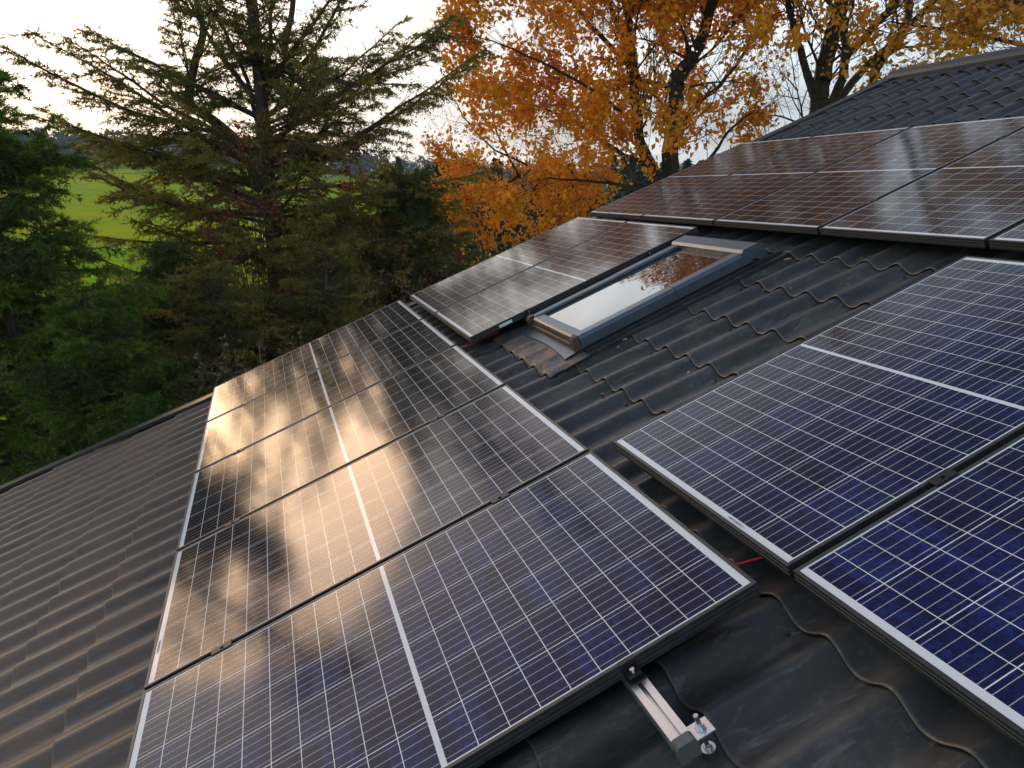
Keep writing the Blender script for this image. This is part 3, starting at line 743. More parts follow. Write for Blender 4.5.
def conifer(name, label, base, H, r0, seed, leafm, bark, nb=80, lmax=2.8, lmin=.4, z_lo=1.0, elev=lambda f: .3, dens=1.0, per_m=70, ln=.028, wd=.006, droop=.12,
            limbs=None, dead_below=0.0, blet=.10, gap=None, group=None, side=None, shape=None, extra=None, thin_top=0, S=1.0):
    rg = np.random.default_rng(seed); H = H / S; lmax = lmax / S; lmin = lmin / S; z_lo = z_lo / S; base0 = np.array(base, float)
    limbs = [([tuple((np.array(p) - base0) / S) for p in pts], ra, rb, sub) for (pts, ra, rb, sub) in (limbs or [])]
    W0, W1, A0, A1 = [], [], [], []      # wood
    T0, T1, TT = [], [], []
    base = np.zeros(3)
    def seg(p, q, ra, rb): W0.append(p); W1.append(q); A0.append(ra); A1.append(rb)
    # trunk
    tp = []; nseg = 16
    for i in range(nseg + 1):
        f = i / nseg; tp.append(base + np.array([.07 * math.sin(f * 5 + seed), .07 * math.cos(f * 4 + seed), f * H - .3]))
    for i in range(nseg): seg(tp[i], tp[i + 1], r0 * (1 - i / nseg) ** .8 + .012, r0 * (1 - (i + 1) / nseg) ** .8 + .01)
    def tpos(f): x = f * nseg; i = min(int(x), nseg - 1); return tp[i] + (tp[i + 1] - tp[i]) * (x - i)
    def branch(p, az, e, L, r, curve, tint0, dn):
        n = max(5, int(L / .22)); d = np.array([math.cos(az) * math.cos(e), math.sin(az) * math.cos(e), math.sin(e)]); pts = [p]
        for i in range(n):
            d = d + np.array([rg.normal() * .10, rg.normal() * .10, rg.normal() * .06 + curve / n]); d /= np.linalg.norm(d); pts.append(pts[-1] + d * L / n)
        for i in range(n): seg(pts[i], pts[i + 1], r * (1 - i / n) + .004, r * (1 - (i + 1) / n) + .003)
        # branchlets
        s = L * .14; k = 0
        while s < L:
            x = s / L * n; i = min(int(x), n - 1); q = pts[i] + (pts[i + 1] - pts[i]) * (x - i); bd = pts[i + 1] - pts[i]; bd = bd / np.linalg.norm(bd)
            sd_ = np.cross(bd, [0, 0, 1]); sd_ /= np.linalg.norm(sd_) + 1e-9
            sgn = 1 if k % 2 else -1
            ang = rg.uniform(.6, 1.1); bl = (L - s) * .42 + .10; bl = min(bl, .95) * rg.uniform(.5, 1.1)
            dd = bd * math.cos(ang) + sd_ * sgn * math.sin(ang) + np.array([0, 0, rg.normal() * .22 - droop * 1.2]); dd /= np.linalg.norm(dd)
            m_ = max(2, int(bl / .10)); pp = q
            alive = rg.random() < dn
            for j in range(m_):
                dd = dd + np.array([rg.normal() * .1, rg.normal() * .1, rg.normal() * .07 - droop * .25]); dd /= np.linalg.norm(dd); pn = pp + dd * bl / m_
                seg(pp, pn, .0045 * (1 - j / m_) + .0018, .0045 * (1 - (j + 1) / m_) + .0014)
                if alive: T0.append(pp); T1.append(pn); TT.append(tint0)
                for sgn2 in (-1, 1, -1, 1):
                    if rg.random() < .75:
                        sd2 = np.cross(dd, [0, 0, 1]); sd2 /= np.linalg.norm(sd2) + 1e-9
                        e2 = dd * .75 + sd2 * sgn2 * .8 + np.array([0, 0, rg.normal() * .25 - droop]); e2 /= np.linalg.norm(e2)
                        l2 = rg.uniform(.07, .22) * (1 if j < m_ - 1 else .7)
                        q2 = pp + (pn - pp) * rg.random(); q3 = q2 + e2 * l2
                        if alive: T0.append(q2); T1.append(q3); TT.append(tint0)
                        elif rg.random() < .3: seg(q2, q3, .002, .001)
                pp = pn
            s += blet * rg.uniform(.6, 1.4); k += 1
        if dn > .3:
            for i in range(n // 3, n): T0.append(pts[i]); T1.append(pts[i + 1]); TT.append(tint0)
    for b in range(nb):
        f = (b + rg.random()) / nb; h = z_lo + (H - z_lo) * f
        L = (lmin + (lmax - lmin) * (1 - f) ** .8) * rg.uniform(.6, 1.12)
        if shape: L *= shape(f)
        az = rg.uniform(0, 2 * math.pi) if side is None else rg.normal(side, 1.2)
        if gap and gap(f, az) > rg.random(): continue
        e = elev(f) + rg.normal() * .12
        dn = dens if h > dead_below else dens * .35
        if thin_top: dn *= 1 - thin_top * min(1, max(0, (f - .40) / .2))
        branch(tpos(h / H), az, e, L, .006 + .007 * L, rg.uniform(-.1, .35), rg.random(), dn)
    for (pts, ra, rb, sub) in (limbs or []):
        pts = [np.array(p) for p in pts]; n = len(pts)
        # smooth
        sm = []
        for i in range(n - 1):
            p0_, p1, p2, p3 = pts[max(i - 1, 0)], pts[i], pts[i + 1], pts[min(i + 2, n - 1)]
            for k in range(5):
                t = k / 5; sm.append(.5 * ((2 * p1) + (p2 - p0_) * t + (2 * p0_ - 5 * p1 + 4 * p2 - p3) * t * t + (-p0_ + 3 * p1 - 3 * p2 + p3) * t ** 3))
        sm.append(pts[-1]); n = len(sm) - 1
        for i in range(n): seg(sm[i], sm[i + 1], ra + (rb - ra) * i / n, ra + (rb - ra) * (i + 1) / n)
        for k in range(sub):
            f = rg.uniform(.3, 1); i = min(int(f * n), n - 1); bd = sm[i + 1] - sm[i]
            az = math.atan2(bd[1], bd[0]) + rg.normal() * 1.1; e = math.atan2(bd[2], math.hypot(bd[0], bd[1])) * .4 + rg.normal() * .25 + .15
            branch(sm[i], az, e, rg.uniform(.6, 1.5) * (1.1 - f * .4), .012, rg.uniform(-.1, .4), rg.random(), dens)
    for (p, px, py, dist, L_, r_) in (extra or []):
        q = (np.array(pt(px, py, dist)) - base0) / S; p = (np.array(p) - base0) / S; d = q - p; L2 = np.linalg.norm(d)
        branch(p, math.atan2(d[1], d[0]), math.asin(d[2] / L2) - .06, L2 * 1.15, r_, .12, rg.random(), dens)
    W0, W1 = np.array(W0) * S + base0, np.array(W1) * S + base0; A0, A1 = np.array(A0) * S, np.array(A1) * S
    T0, T1 = np.array(T0) * S + base0, np.array(T1) * S + base0; per_m = per_m / S; ln *= S; wd *= S
    wood = frusta(W0, W1, A0, A1, 5)
    V, idx = needles(T0, T1, per_m, ln, wd, rg); TT = np.array(TT)
    tint = np.clip(TT[idx] * .55 + rg.random(len(idx)) * .45, 0, 1)
    return add_tree(name, label, 'tree', tuple(base0), wood, V, 3, tint, bark, leafm, group)

def pxof(p):
    d = Vector(p) - CAM; h = Vector((WF.x, WF.y, 0)).normalized(); a = math.atan2(d.x * WR.x + d.y * WR.y, d.x * h.x + d.y * h.y)
    return 512 + FPX / math.cos(math.radians(14.6)) * math.tan(a)
def clumps(p, lo=.2):
    p = (p[0] * .6, p[1] * .6, p[2] * .6)
    return 1.0 if math.sin(p[0] * 2.3 + 1.1 * math.sin(p[1] * 1.3)) + math.sin(p[1] * 2.6 + p[2]) + math.sin(p[2] * 2.9 + p[0]) > -.25 else lo
def crown1(p):
    x = pxof(p); z = p[2]
    for a, b, xa, xb in ((-5, 10.3, 440, 458), (10.3, 12.0, 458, 492), (12.0, 14.5, 492, 530), (14.5, 18, 530, 600), (18, 40, 600, 700)):
        if z <= b: return x > xa + (xb - xa) * (z - a) / (b - a)
    return True
def broadleaf(name, label, base, limbs, seed, leafm, bark, lens=(2.4, 1.15, .5), kids=(7, 6, 5), leaves=11, lsize=.075, trop=.06, leafprob=lambda p: 1.0, group=None, cat='tree', spread=.12, r1=.03, clump=.13, keep=None, S=1.0):
    lens = [l * S for l in lens]; clump *= S; r1 *= S; lsize *= S
    rg = np.random.default_rng(seed); W0, W1, A0, A1 = [], [], [], []; C = []; TW = []
    def seg(p, q, ra, rb): W0.append(p); W1.append(q); A0.append(ra); A1.append(rb)
    def grow(p, d, L, r, lev):
        if keep and not keep(p): return
        n = max(3, int(L / .25 / S)) if lev < 3 else 3; pts = [p]
        for i in range(n):
            d = d + rg.normal(size=3) * .16 + np.array([0, 0, trop]); d /= np.linalg.norm(d); pts.append(pts[-1] + d * L / n)
        for i in range(n): seg(pts[i], pts[i + 1], r * (1 - .8 * i / n), r * (1 - .8 * (i + 1) / n))
        kidsf(pts, L, r, lev)
    def kidsf(pts, L, r, lev, nk=None, lo=.25):
        n = len(pts) - 1
        if lev >= len(lens):
            P = leafprob(pts[-1])
            if rg.random() < P:
                k = rg.poisson(leaves * (.5 + .5 * P)); tt = rg.random()
                for _ in range(k):
                    f = rg.random() * n; i = min(int(f), n - 1); C.append(pts[i] + (pts[i + 1] - pts[i]) * (f - i) + rg.normal(size=3) * clump * .5); TW.append(tt)
            return
        nk = nk or kids[lev]
        for k in range(nk):
            f = lo + (1 - lo) * (k + rg.random()) / nk; x = f * n; i = min(int(x), n - 1); q = pts[i] + (pts[i + 1] - pts[i]) * (x - i)
            bd = pts[i + 1] - pts[i]; bd = bd / (np.linalg.norm(bd) + 1e-9)
            s = np.cross(bd, rg.normal(size=3)); s /= np.linalg.norm(s) + 1e-9; a = rg.uniform(.5, 1.05)
            grow(q, bd * math.cos(a) + s * math.sin(a), lens[lev] * rg.uniform(.6, 1.2) * (1.15 - .45 * f), max(.004, min(r * .45, r1 / (2.1 ** lev))), lev + 1)
    for (pts, ra, rb, nk) in limbs:
        pts = [np.array(p, float) for p in pts]; n = len(pts); sm = []
        for i in range(n - 1):
            p0_, p1, p2, p3 = pts[max(i - 1, 0)], pts[i], pts[i + 1], pts[min(i + 2, n - 1)]
            for k in range(4):
                t = k / 4; sm.append(.5 * ((2 * p1) + (p2 - p0_) * t + (2 * p0_ - 5 * p1 + 4 * p2 - p3) * t * t + (-p0_ + 3 * p1 - 3 * p2 + p3) * t ** 3) + rg.normal(size=3) * ra * .15)
        sm.append(pts[-1]); n = len(sm) - 1
        for i in range(n): seg(sm[i], sm[i + 1], ra + (rb - ra) * i / n, ra + (rb - ra) * (i + 1) / n)
        if nk: kidsf(sm, 5, rb * 1.5, 0, nk, .2)
    wood = frusta(W0, W1, A0, A1, 6)
    if C:
        C = np.array(C); n = len(C)
        a = rg.normal(size=(n, 3)); a[:, 2] -= .4; a /= np.linalg.norm(a, axis=1, keepdims=True)
        b = np.cross(a, rg.normal(size=(n, 3))); b /= np.linalg.norm(b, axis=1, keepdims=True); c = np.cross(a, b)
        s = lsize * (.55 + .8 * rg.random((n, 1)))
        tip, root_ = C + a * s * .5, C - a * s * .5; l = C + b * s * .33 + c * s * .14; r = C - b * s * .33 + c * s * .14
        V = np.stack([root_, l, tip, root_, tip, r], 1).reshape(-1, 3)
        tw = np.array(TW); tint = np.repeat(np.clip(tw * .6 + rg.random(n) * .4, 0, 1), 2)
    else: V, tint = None, None
    return add_tree(name, label, cat, tuple(base), wood, V, 3, tint, bark, leafm, group)

LM_SPRUCE = leaf_mat('spruce_needles', [(.0, (.035, .050, .011)), (.30, (.10, .115, .018)), (.55, (.21, .19, .028)), (.8, (.38, .26, .040)), (1.0, (.36, .15, .035))], .5)
LM_DARK = leaf_mat('dark_spruce_needles', [(.0, (.018, .046, .005)), (.4, (.055, .115, .009)), (.7, (.15, .25, .014)), (1.0, (.34, .42, .020))], .5)
LM_DARK2 = leaf_mat('olive_spruce_needles', [(.0, (.026, .045, .008)), (.45, (.080, .11, .012)), (.8, (.18, .19, .018)), (1.0, (.28, .23, .03))], .45)
LM_ORANGE = leaf_mat('orange_autumn_leaves', [(.0, (.20, .16, .02)), (.16, (.46, .24, .015)), (.36, (.78, .36, .012)), (.7, (.84, .29, .006)), (1.0, (.74, .17, .006))], .45)
LM_ORANGE2 = leaf_mat('yellow_orange_leaves', [(.0, (.26, .20, .02)), (.25, (.58, .32, .02)), (.55, (.76, .34, .012)), (1.0, (.70, .20, .008))], .45)
LM_RUST = leaf_mat('rust_leaves', [(.0, (.11, .035, .015)), (.5, (.24, .065, .022)), (1.0, (.42, .16, .03))], .4)
LM_BROWN = leaf_mat('brown_leaves', [(.0, (.06, .075, .016)), (.5, (.15, .12, .028)), (1.0, (.30, .17, .04))], .3)
LM_LIME = leaf_mat('lime_leaves', [(.0, (.08, .13, .012)), (.5, (.22, .26, .016)), (1.0, (.42, .36, .02))], .5)

# ---- the big ragged spruce left of centre
D1 = 17.0
b1 = at(263, D1)
def q(px, py, dd=0.0): return tuple(pt(px, py, D1 + dd * 1.6))
limbs = [
    ([q(262, 190), q(243, 150, .2), q(215, 122, .3), q(190, 103, .3), (q(193, 70, .3)), q(203, 32, .2), q(196, 0, .2), q(190, -60, .2)], .085, .03, 16),
    ([q(264, 70), q(284, 92, -.3), q(303, 108, -.4), q(315, 100, -.4), q(306, 86, -.4), q(290, 72, -.3), q(284, 45, -.3), q(292, 10, -.2), q(296, -60, -.2)], .085, .03, 10),
    ([q(306, 88, -.4), q(330, 80, -.4), q(356, 84, -.5), q(390, 62, -.6), q(430, 40, -.6)], .035, .008, 8),
]
ex = []
tz = lambda py: pt(263, py, D1)
for (sy, px, py, dd) in [(150, 35, 15, .3), (170, 60, 55, -.8), (190, 55, 130, -.4), (120, 90, -10, .8), (110, 130, -40, -.5), (215, 80, 190, .6), (205, 60, 95, 1.0), (175, 452, 98, -.4), (200, 462, 75, .6), (150, 400, 25, .3),
                         (215, 468, 150, -.6), (235, 455, 180, .5), (120, 380, -30, -.4), (240, 90, 240, .2), (100, 350, -60, .3), (250, 440, 235, -.5), (140, 150, -60, .3), (95, 300, -90, .2), (180, 330, 60, -1.3), (160, 110, 30, -1.2), (185, 100, 100, 1.4)]:
    ex.append((tz(sy), px, py, D1 + dd * 1.6, 0, .034))
conifer('ragged_spruce', 'tall ragged spruce with bent side trunks, thin olive brown crown against the sky', b1, 15.5, .135, 11, LM_SPRUCE, M_BARK, nb=145, lmax=4.4, lmin=.8, z_lo=1.0,
        elev=lambda f: -.05 + .75 * f, dens=.78, per_m=95, ln=.046, wd=.013, droop=.12, limbs=limbs, blet=.085, extra=ex, thin_top=.75, shape=lambda f: .70 if f > .45 else 1.12, S=1.6)
conifer('dense_spruce', 'dense dark green spruce at the left edge, its pointed top reaching the far hill', at(-12, 12.3), 7.8, .12, 5, LM_DARK, M_BARK, nb=230, lmax=3.1, lmin=.2, z_lo=.4,
        elev=lambda f: -.10 + .5 * f, dens=.97, per_m=165, ln=.048, wd=.0095, droop=.22, blet=.075, S=1.4)
conifer('dense_spruce', 'low bright green spruce rising just past the roof edge at far left', at(75, 10.3), 4.6, .09, 6, LM_DARK, M_BARK, nb=140, lmax=2.2, lmin=.25, z_lo=.5,
        elev=lambda f: .0 + .3 * f, dens=.97, per_m=165, ln=.044, wd=.0095, droop=.20, blet=.07, S=1.15)
conifer('dense_spruce', 'dark olive spruce of middle height standing behind the left edge spruce', at(160, 14.8), 5.0, .10, 8, LM_DARK2, M_BARK, nb=170, lmax=3.1, lmin=.2, z_lo=.5,
        elev=lambda f: -.05 + .35 * f, dens=.95, per_m=150, ln=.050, wd=.011, droop=.2, blet=.075, S=1.5)
conifer('dense_spruce', 'dark green spruce right of the ragged one, reaching towards the orange leaves', at(395, 17.5), 6.2, .12, 9, LM_DARK2, M_BARK, nb=180, lmax=3.7, lmin=.4, z_lo=.5,
        elev=lambda f: .05 + .4 * f, dens=.93, per_m=140, ln=.050, wd=.011, droop=.15, blet=.08, S=1.6)
conifer('slender_spruce', 'thin sparse spruce whose upper branch tips poke in at the left edge of the sky', at(-120, 13.5), 10.5, .13, 15, LM_DARK2, M_BARK, nb=90, lmax=3.0, lmin=.5, z_lo=3.2,
        elev=lambda f: .0 + .35 * f, dens=.8, per_m=70, ln=.046, wd=.013, droop=.2, blet=.12, S=1.4)

def bush(name, label, px, dist, h, seed, leafm, bark, leaves=10, lsize=.045, n=9, w=.9, cat='shrub', group=None, lens=(.9, .5, .25), kids=(5, 4, 3), prob=1.0, r=.018):
    rg = np.random.default_rng(seed); b = at(px, dist); L = []
    for k in range(n):
        a = 2 * math.pi * k / n + rg.uniform(-.3, .3); s = rg.uniform(.2, 1) * w
        L.append(([tuple(b), (b.x + math.cos(a) * s * .4, b.y + math.sin(a) * s * .4, h * .4), (b.x + math.cos(a) * s, b.y + math.sin(a) * s, h * rg.uniform(.75, 1))], r, r * .4, 6))
    return broadleaf(name, label, b, L, seed, leafm, bark, lens=lens, kids=kids, leaves=leaves, lsize=lsize, trop=.05, group=group, cat=cat, r1=.012, leafprob=lambda p: prob)
BL = dict(lens=(1.2, .7, .35))
bush('rust_shrub', 'rust red leaved young beech glowing in front of the ragged spruce trunk', 248, 15.6, 6.2, 21, LM_RUST, M_BARK, 12, .08, n=8, w=.8, prob=.45, **BL)
bush('rust_shrub', 'sparse dark red leaved sapling right of the ragged spruce trunk', 330, 16.0, 6.3, 22, LM_RUST, M_BARK, 12, .085, n=9, w=1.0, prob=.6, **BL)
bush('rust_shrub', 'dark red leaved shrub close to the tip of the pale panels', 430, 16.0, 4.0, 31, LM_RUST, M_BARK, 9, .08, n=7, w=1.0, prob=.5, **BL)
bush('brown_shrub', 'tangled brown shrub under the ragged spruce, left of its trunk', 175, 15.6, 3.4, 23, LM_BROWN, M_BARKG, 11, .085, n=12, w=1.9, prob=.55, **BL)
bush('brown_shrub', 'tangled brown shrub under the ragged spruce, right of its trunk', 345, 15.2, 3.6, 24, LM_BROWN, M_BARKG, 11, .085, n=12, w=1.9, prob=.55, **BL)
bush('brown_shrub', 'brown and green bush peeping over the farthest lower row panel', 262, 10.8, 3.0, 28, LM_BROWN, M_BARKG, 10, .07, n=10, w=1.2, prob=.5)
bush('lime_shrub', 'yellow green leafy bush low between the spruces', 120, 19.0, 3.2, 25, LM_LIME, M_BARK, 9, .10, n=10, w=2.4, **BL)
bush('lime_shrub', 'yellow green leafy bush behind the farthest lower row panel', 385, 19.5, 3.4, 26, LM_LIME, M_BARK, 9, .10, n=10, w=2.4, **BL)
bush('lime_shrub', 'dull green bush low behind the brown shrubs', 235, 20.5, 3.4, 27, LM_LIME, M_BARK, 9, .10, n=10, w=2.6, **BL)
conifer('olive_spruce', 'low brownish spruce just behind the roof edge, left of the ragged spruce trunk', at(205, 12.6), 4.7, .08, 51, LM_SPRUCE, M_BARK, nb=120, lmax=2.2, lmin=.3, z_lo=.6,
        elev=lambda f: .05 + .3 * f, dens=.85, per_m=120, ln=.046, wd=.011, droop=.16, blet=.08, S=1.2)
conifer('olive_spruce', 'low brownish spruce behind the far lower panels, right of the ragged trunk', at(318, 13.4), 4.9, .08, 52, LM_SPRUCE, M_BARK, nb=120, lmax=2.2, lmin=.3, z_lo=.6,
        elev=lambda f: .05 + .3 * f, dens=.85, per_m=120, ln=.046, wd=.011, droop=.16, blet=.08, S=1.2)
bush('dead_sapling', 'small pale grey dead sapling standing bare above the panel row', 247, 10.0, 4.1, 29, LM_BROWN, M_BARKG, 1, .03, n=3, w=.12, cat='sapling', lens=(.5, .25, .12), kids=(6, 4, 3), prob=.05, r=.014)

# ---- autumn trees
def q2(px, py, d): return tuple(pt(px, py, d))
D2 = 23.5
b2 = at(668, D2)
L2_ = [([tuple(b2), q2(668, 230, D2), q2(672, 150, D2), q2(676, 90, D2 + 0.34), q2(690, 60, D2 + 0.51), q2(705, 30, D2 + 0.68), q2(712, -40, D2 + 0.85), q2(715, -150, D2 + 1.02), q2(700, -280, D2 + 1.02)], 0.340, 0.085, 22),
       ([q2(668, 215, D2), q2(650, 165, D2 - 0.51), q2(638, 130, D2 - 0.68), q2(634, 70, D2 - 0.85), q2(628, 20, D2 - 0.85), q2(618, -60, D2 - 1.02), q2(630, -190, D2 - 1.36), q2(640, -300, D2 - 1.36)], 0.204, 0.051, 22),
       ([q2(640, 130, D2 - 0.68), q2(600, 95, D2 - 1.36), q2(560, 72, D2 - 1.70), q2(515, 50, D2 - 2.04), q2(475, 35, D2 - 2.04)], 0.06, 0.012, 24),
       ([q2(650, 165, D2 - 0.51), q2(615, 150, D2 + 0.34), q2(585, 128, D2 + 0.85), q2(555, 112, D2 + 1.36), q2(510, 100, D2 + 1.70)], 0.085, 0.020, 12),
       ([q2(634, 70, D2 - 0.85), q2(590, 25, D2), q2(555, -20, D2 + 0.68), q2(530, -55, D2 + 1.02)], 0.085, 0.020, 13),
       ([q2(676, 92, D2 + 0.34), q2(650, 82, D2 - 0.85), q2(638, 90, D2 - 1.36)], 0.068, 0.034, 3),
       ([q2(672, 150, D2), q2(690, 110, D2 + 1.36), q2(720, 85, D2 + 2.04), q2(750, 40, D2 + 2.72), q2(765, -30, D2 + 3.40)], 0.102, 0.025, 12),
       ([q2(690, 60, D2 + 0.51), q2(660, 45, D2 + 1.36), q2(640, 38, D2 + 1.70)], 0.051, 0.020, 6),
       ([q2(628, 20, D2 - 0.85), q2(660, -50, D2 - 1.70), q2(650, -150, D2 - 2.38)], 0.068, 0.020, 12),
       ([q2(668, 200, D2), q2(620, 185, D2 - 1.36), q2(575, 180, D2 - 1.70), q2(545, 178, D2 - 1.70)], 0.068, 0.017, 9),
       ([q2(668, 200, D2), q2(705, 165, D2 - 1.70), q2(730, 130, D2 - 2.55), q2(755, 110, D2 - 3.06)], 0.068, 0.017, 8)]
L2_ += [([q2(634, 70, D2 - .85), q2(600, -20, D2), q2(570, -90, D2 + .5), q2(580, -160, D2 + .5)], .07, .02, 14),
        ([q2(712, -40, D2 + .85), q2(680, -120, D2 + 2), q2(640, -200, D2 + 2.5), q2(620, -260, D2 + 3)], .07, .02, 14),
        ([q2(705, 30, D2 + .7), q2(740, -60, D2 - 1.5), q2(760, -160, D2 - 2)], .07, .02, 12)]
broadleaf('autumn_tree', 'orange leaved tree in front, spreading over the middle of the top edge', b2, L2_, 31, LM_ORANGE, M_BARK2, lens=(1.5, .85, .40), kids=(7, 6, 5), leaves=15, lsize=.095, group='autumn trees', S=1.7, keep=crown1, leafprob=lambda p: clumps(p, .12 if p[2] < 11 else .6) * (1 if pxof(p) < 760 else .5))
D3 = 24.5
b3 = at(812, D3)
L3_ = [([tuple(b3), q2(812, 200, D3), q2(815, 120, D3), q2(822, 80, D3), q2(833, 30, D3), q2(842, -10, D3), q2(850, -90, D3), q2(845, -240, D3), q2(840, -380, D3)], 0.343, 0.105, 12),
       ([q2(817, 105, D3), q2(803, 60, D3 - 0.34), q2(793, 25, D3 - 0.51), q2(786, -5, D3 - 0.68), q2(770, -80, D3 - 1.02), q2(760, -200, D3 - 1.02), q2(765, -340, D3 - 1.02)], 0.124, 0.042, 11),
       ([q2(818, 135, D3), q2(838, 88, D3 - 0.85), q2(846, 55, D3 - 1.02), q2(842, 10, D3 - 1.19), q2(850, -100, D3 - 1.36), q2(900, -300, D3 - 1.36)], 0.152, 0.063, 9),
       ([q2(845, 60, D3 - 1.02), q2(875, 25, D3 - 1.36), q2(900, -5, D3 - 1.70), q2(930, -60, D3 - 2.04), q2(960, -180, D3 - 2.04), q2(970, -330, D3 - 2.04)], 0.105, 0.042, 11),
       ([q2(820, 130, D3), q2(852, 82, D3 + 0.51), q2(885, 48, D3 + 0.85), q2(920, 15, D3 + 1.19), q2(960, -30, D3 + 1.70), q2(1010, -120, D3 + 2.04), q2(1060, -270, D3 + 2.04)], 0.124, 0.042, 11),
       ([q2(920, 15, D3 + 1.19), q2(965, 2, D3 + 0.85), q2(1010, -4, D3 + 0.34), q2(1060, 0, D3)], 0.038, 0.012, 7),
       ([q2(803, 60, D3 - 0.34), q2(815, 50, D3 - 1.02), q2(830, 30, D3 - 1.70)], 0.029, 0.011, 2),
       ([q2(815, 140, D3), q2(795, 122, D3), q2(772, 115, D3), q2(762, 122, D3)], 0.038, 0.015, 6),
       ([q2(870, 95, D3 + 3.40), q2(880, 60, D3 + 3.40), q2(900, 40, D3 + 3.74), q2(910, 0, D3 + 3.74), q2(915, -100, D3 + 4.08), q2(900, -240, D3 + 4.08)], 0.190, 0.063, 9)]
def lp3(p):
    return (.2 if p[2] < 11.5 else 1.0) * clumps(p, .15 if p[2] < 11.5 else .6)
broadleaf('autumn_tree', 'dark many stemmed tree with few leaves rising behind the roof ridge corner', b3, L3_, 33, LM_ORANGE, M_BARK2, lens=(2.1, 1.05, .45), kids=(6, 6, 5), leaves=13, lsize=.10, group='autumn trees', S=1.7, leafprob=lp3)
D4 = 21.0
b4 = at(1130, D4)
L4_ = [([tuple(b4), q2(1125, 100, D4), q2(1110, 20, D4), q2(1100, -100, D4), q2(1060, -250, D4), q2(1020, -400, D4)], 0.255, 0.068, 22),
       ([q2(1122, 90, D4), q2(1060, 60, D4), q2(1000, 40, D4 + 0.51), q2(940, 30, D4 + 1.02), q2(890, 22, D4 + 1.36)], 0.085, 0.017, 17),
       ([q2(1115, 40, D4), q2(1050, 10, D4), q2(980, -5, D4 + 0.51), q2(900, -25, D4 + 0.85)], 0.085, 0.017, 14),
       ([q2(1122, 90, D4), q2(1070, 70, D4 - 0.51), q2(1010, 62, D4 - 0.51), q2(950, 65, D4 - 0.51), q2(900, 68, D4)], 0.060, 0.014, 12),
       ([q2(1110, 20, D4), q2(1040, -60, D4), q2(960, -130, D4), q2(880, -190, D4)], 0.085, 0.017, 12)]
broadleaf('autumn_tree', 'orange leaved tree whose branches hang in over the roof ridge at top right', b4, L4_, 37, LM_ORANGE2, M_BARK2, lens=(1.2, .7, .34), kids=(6, 5, 5), leaves=12, lsize=.09, group='autumn trees', S=1.7, leafprob=lambda p: (.62 if p[2] < 11.5 else 1) * clumps(p, .2 if p[2] < 11.5 else .7))
D5 = 27.0
b5 = at(520, D5)
L5_ = [([tuple(b5), q2(520, 260, D5), q2(515, 215, D5), q2(500, 190, D5), q2(480, 180, D5), q2(455, 172, D5)], 0.112, 0.019, 12),
       ([q2(520, 260, D5), q2(545, 215, D5 - 0.80), q2(565, 190, D5 - 0.96), q2(585, 180, D5 - 0.96)], 0.080, 0.019, 12),
       ([q2(520, 260, D5), q2(500, 235, D5 - 1.60), q2(475, 215, D5 - 1.92), q2(460, 205, D5 - 1.92)], 0.080, 0.019, 12),
       ([q2(520, 250, D5), q2(525, 215, D5 + 0.96), q2(535, 190, D5 + 0.96)], 0.080, 0.019, 12),
       ([q2(520, 260, D5), q2(540, 240, D5 - 2.40), q2(555, 225, D5 - 2.56)], 0.080, 0.019, 9), ([q2(515, 240, D5), q2(490, 240, D5 - 1.60), q2(478, 245, D5 - 1.60)], 0.080, 0.019, 7)]
broadleaf('beech_bush', 'low rounded orange beech bush between the spruce and the pale panels', b5, L5_, 39, LM_ORANGE, M_BARK2, lens=(.95, .6, .32), kids=(6, 5, 4), leaves=9, lsize=.09, cat='tree', S=1.6, leafprob=lambda p: clumps(p, .35))
b6 = at(478, 27.5)
L6_ = [([tuple(b6), q2(500, 200, 27.5), q2(530, 170, 27.5), q2(495, 150, 27.5), q2(470, 125, 27.5), q2(455, 100, 27.5)], 0.064, 0.016, 9),
       ([q2(520, 178, 27.5), q2(500, 140, 28), q2(490, 110, 28), q2(480, 80, 28)], 0.048, 0.013, 8), ([q2(500, 200, 27.5), q2(470, 170, 27), q2(445, 150, 27)], 0.048, 0.013, 8)]
broadleaf('bare_tree', 'nearly bare thin twigged tree between spruce tips and orange crown', b6, L6_, 41, LM_BROWN, M_BARK2, lens=(1.1, .65, .35), kids=(5, 5, 4), leaves=4, lsize=.05, S=1.6, leafprob=lambda p: .35)

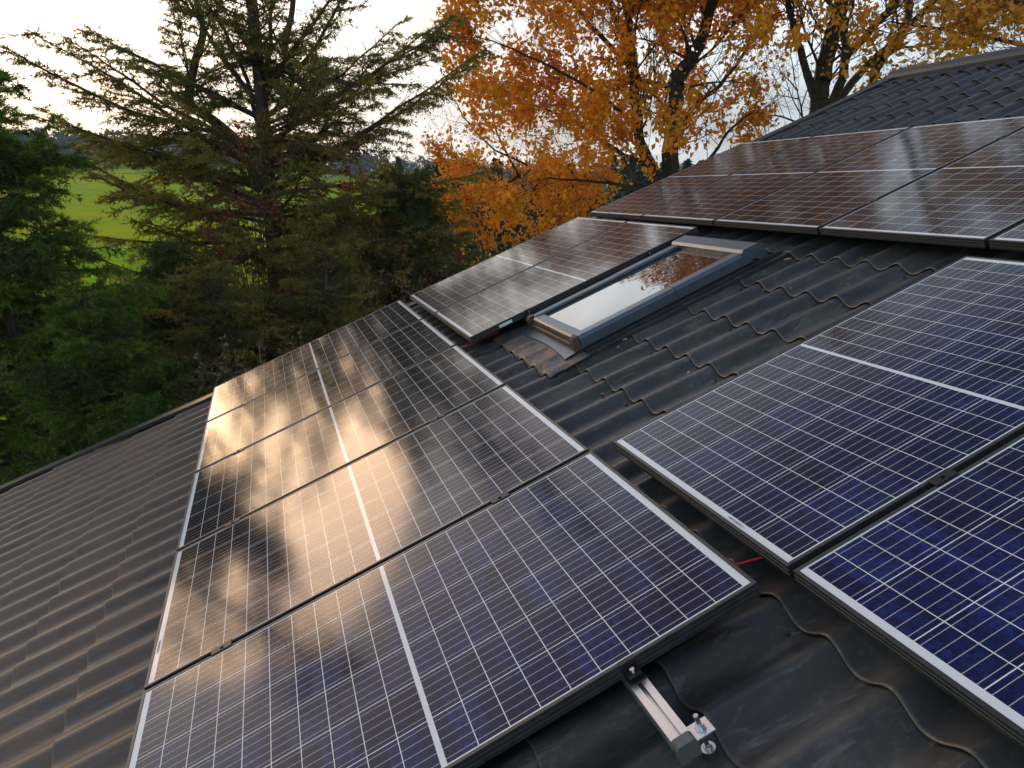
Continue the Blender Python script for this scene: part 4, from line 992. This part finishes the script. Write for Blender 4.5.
# ---- far woods and mid distance trees
def far_wood(name, label, cells, leafm, seed, kind='stuff', leafn=260, cone=False):
    rg = np.random.default_rng(seed); VV = []; TT = []; W = []
    for (x, y, h, w) in cells:
        z = float(terrain_z(x, y)); n = leafn; t = rg.random(n) ** .8
        if cone: rad = w * (1 - t) ** .9 * (.65 + .35 * np.abs(np.sin(t * 22))) ; zz = z + h * (.06 + .94 * t)
        else: rad = w * np.sqrt(np.clip(1 - (2 * t - 1) ** 2, .02, 1)); zz = z + h * (.2 + .8 * t)
        a = rg.random(n) * 2 * math.pi; rr_ = rad * (.55 + .45 * rg.random(n))
        C = np.stack([x + np.cos(a) * rr_, y + np.sin(a) * rr_, zz], 1); s = w * .20 * (.6 + .8 * rg.random((n, 1)))
        d1 = rg.normal(size=(n, 3)); d1 /= np.linalg.norm(d1, axis=1, keepdims=True); d2 = np.cross(d1, rg.normal(size=(n, 3))); d2 /= np.linalg.norm(d2, axis=1, keepdims=True)
        if cone: d1[:, 2] *= .4
        VV.append(np.stack([C - d1 * s, C + d2 * s * .7, C + d1 * s], 1).reshape(-1, 3)); TT.append(np.clip(rg.random() * .6 + rg.random(n) * .4, 0, 1))
    V = np.concatenate(VV); o = link_np(name, V, 3, leafm, None, np.concatenate(TT)); tag(o, label, 'trees', kind=kind); return o
LM_FAR = leaf_mat('far_forest_foliage', [(.0, (.018, .032, .022)), (.5, (.035, .055, .034)), (1.0, (.065, .080, .040))], .15)
LM_MID = leaf_mat('mid_forest_foliage', [(.0, (.015, .035, .020)), (.5, (.030, .060, .030)), (.85, (.055, .085, .035)), (1.0, (.16, .10, .03))], .15)
rg = np.random.default_rng(99); cells = []
for k in range(900):
    px = rg.uniform(-420, 760); dist = rg.uniform(335, 470); p = at(px, dist)
    cells.append((p.x, p.y, rg.uniform(9, 15), rg.uniform(3.0, 5.0)))
far_wood('far_forest', 'blue green forest covering the distant hill behind the field', cells, LM_FAR, 1, leafn=120)
cells = []
for k in range(150):
    px = rg.uniform(395, 900); dist = rg.uniform(62, 100); p = at(px, dist)
    cells.append((p.x, p.y, rg.uniform(7, 11), rg.uniform(1.6, 2.4)))
far_wood('forest_edge', 'dark conifer wood at the field edge beyond the orange beech bush', cells, LM_MID, 2, leafn=700, cone=True)

# ------------------------------------------------------------------ haze
me = bpy.data.materials.new('haze_air'); me.use_nodes = True; t = me.node_tree; t.nodes.clear()
o_ = t.nodes.new('ShaderNodeOutputMaterial'); pv = t.nodes.new('ShaderNodeVolumePrincipled'); pv.inputs['Density'].default_value = .00038; pv.inputs['Color'].default_value = (.80, .90, 1.0, 1)
t.links.new(pv.outputs[0], o_.inputs['Volume'])
mb = MB(); mb.box((CAM.x - 700, CAM.y - 700, -6), (CAM.x + 700, CAM.y + 700, 62)); hz = mb.build('haze', me); tag(hz, 'thin pale autumn haze over the fields', 'haze', kind='stuff')
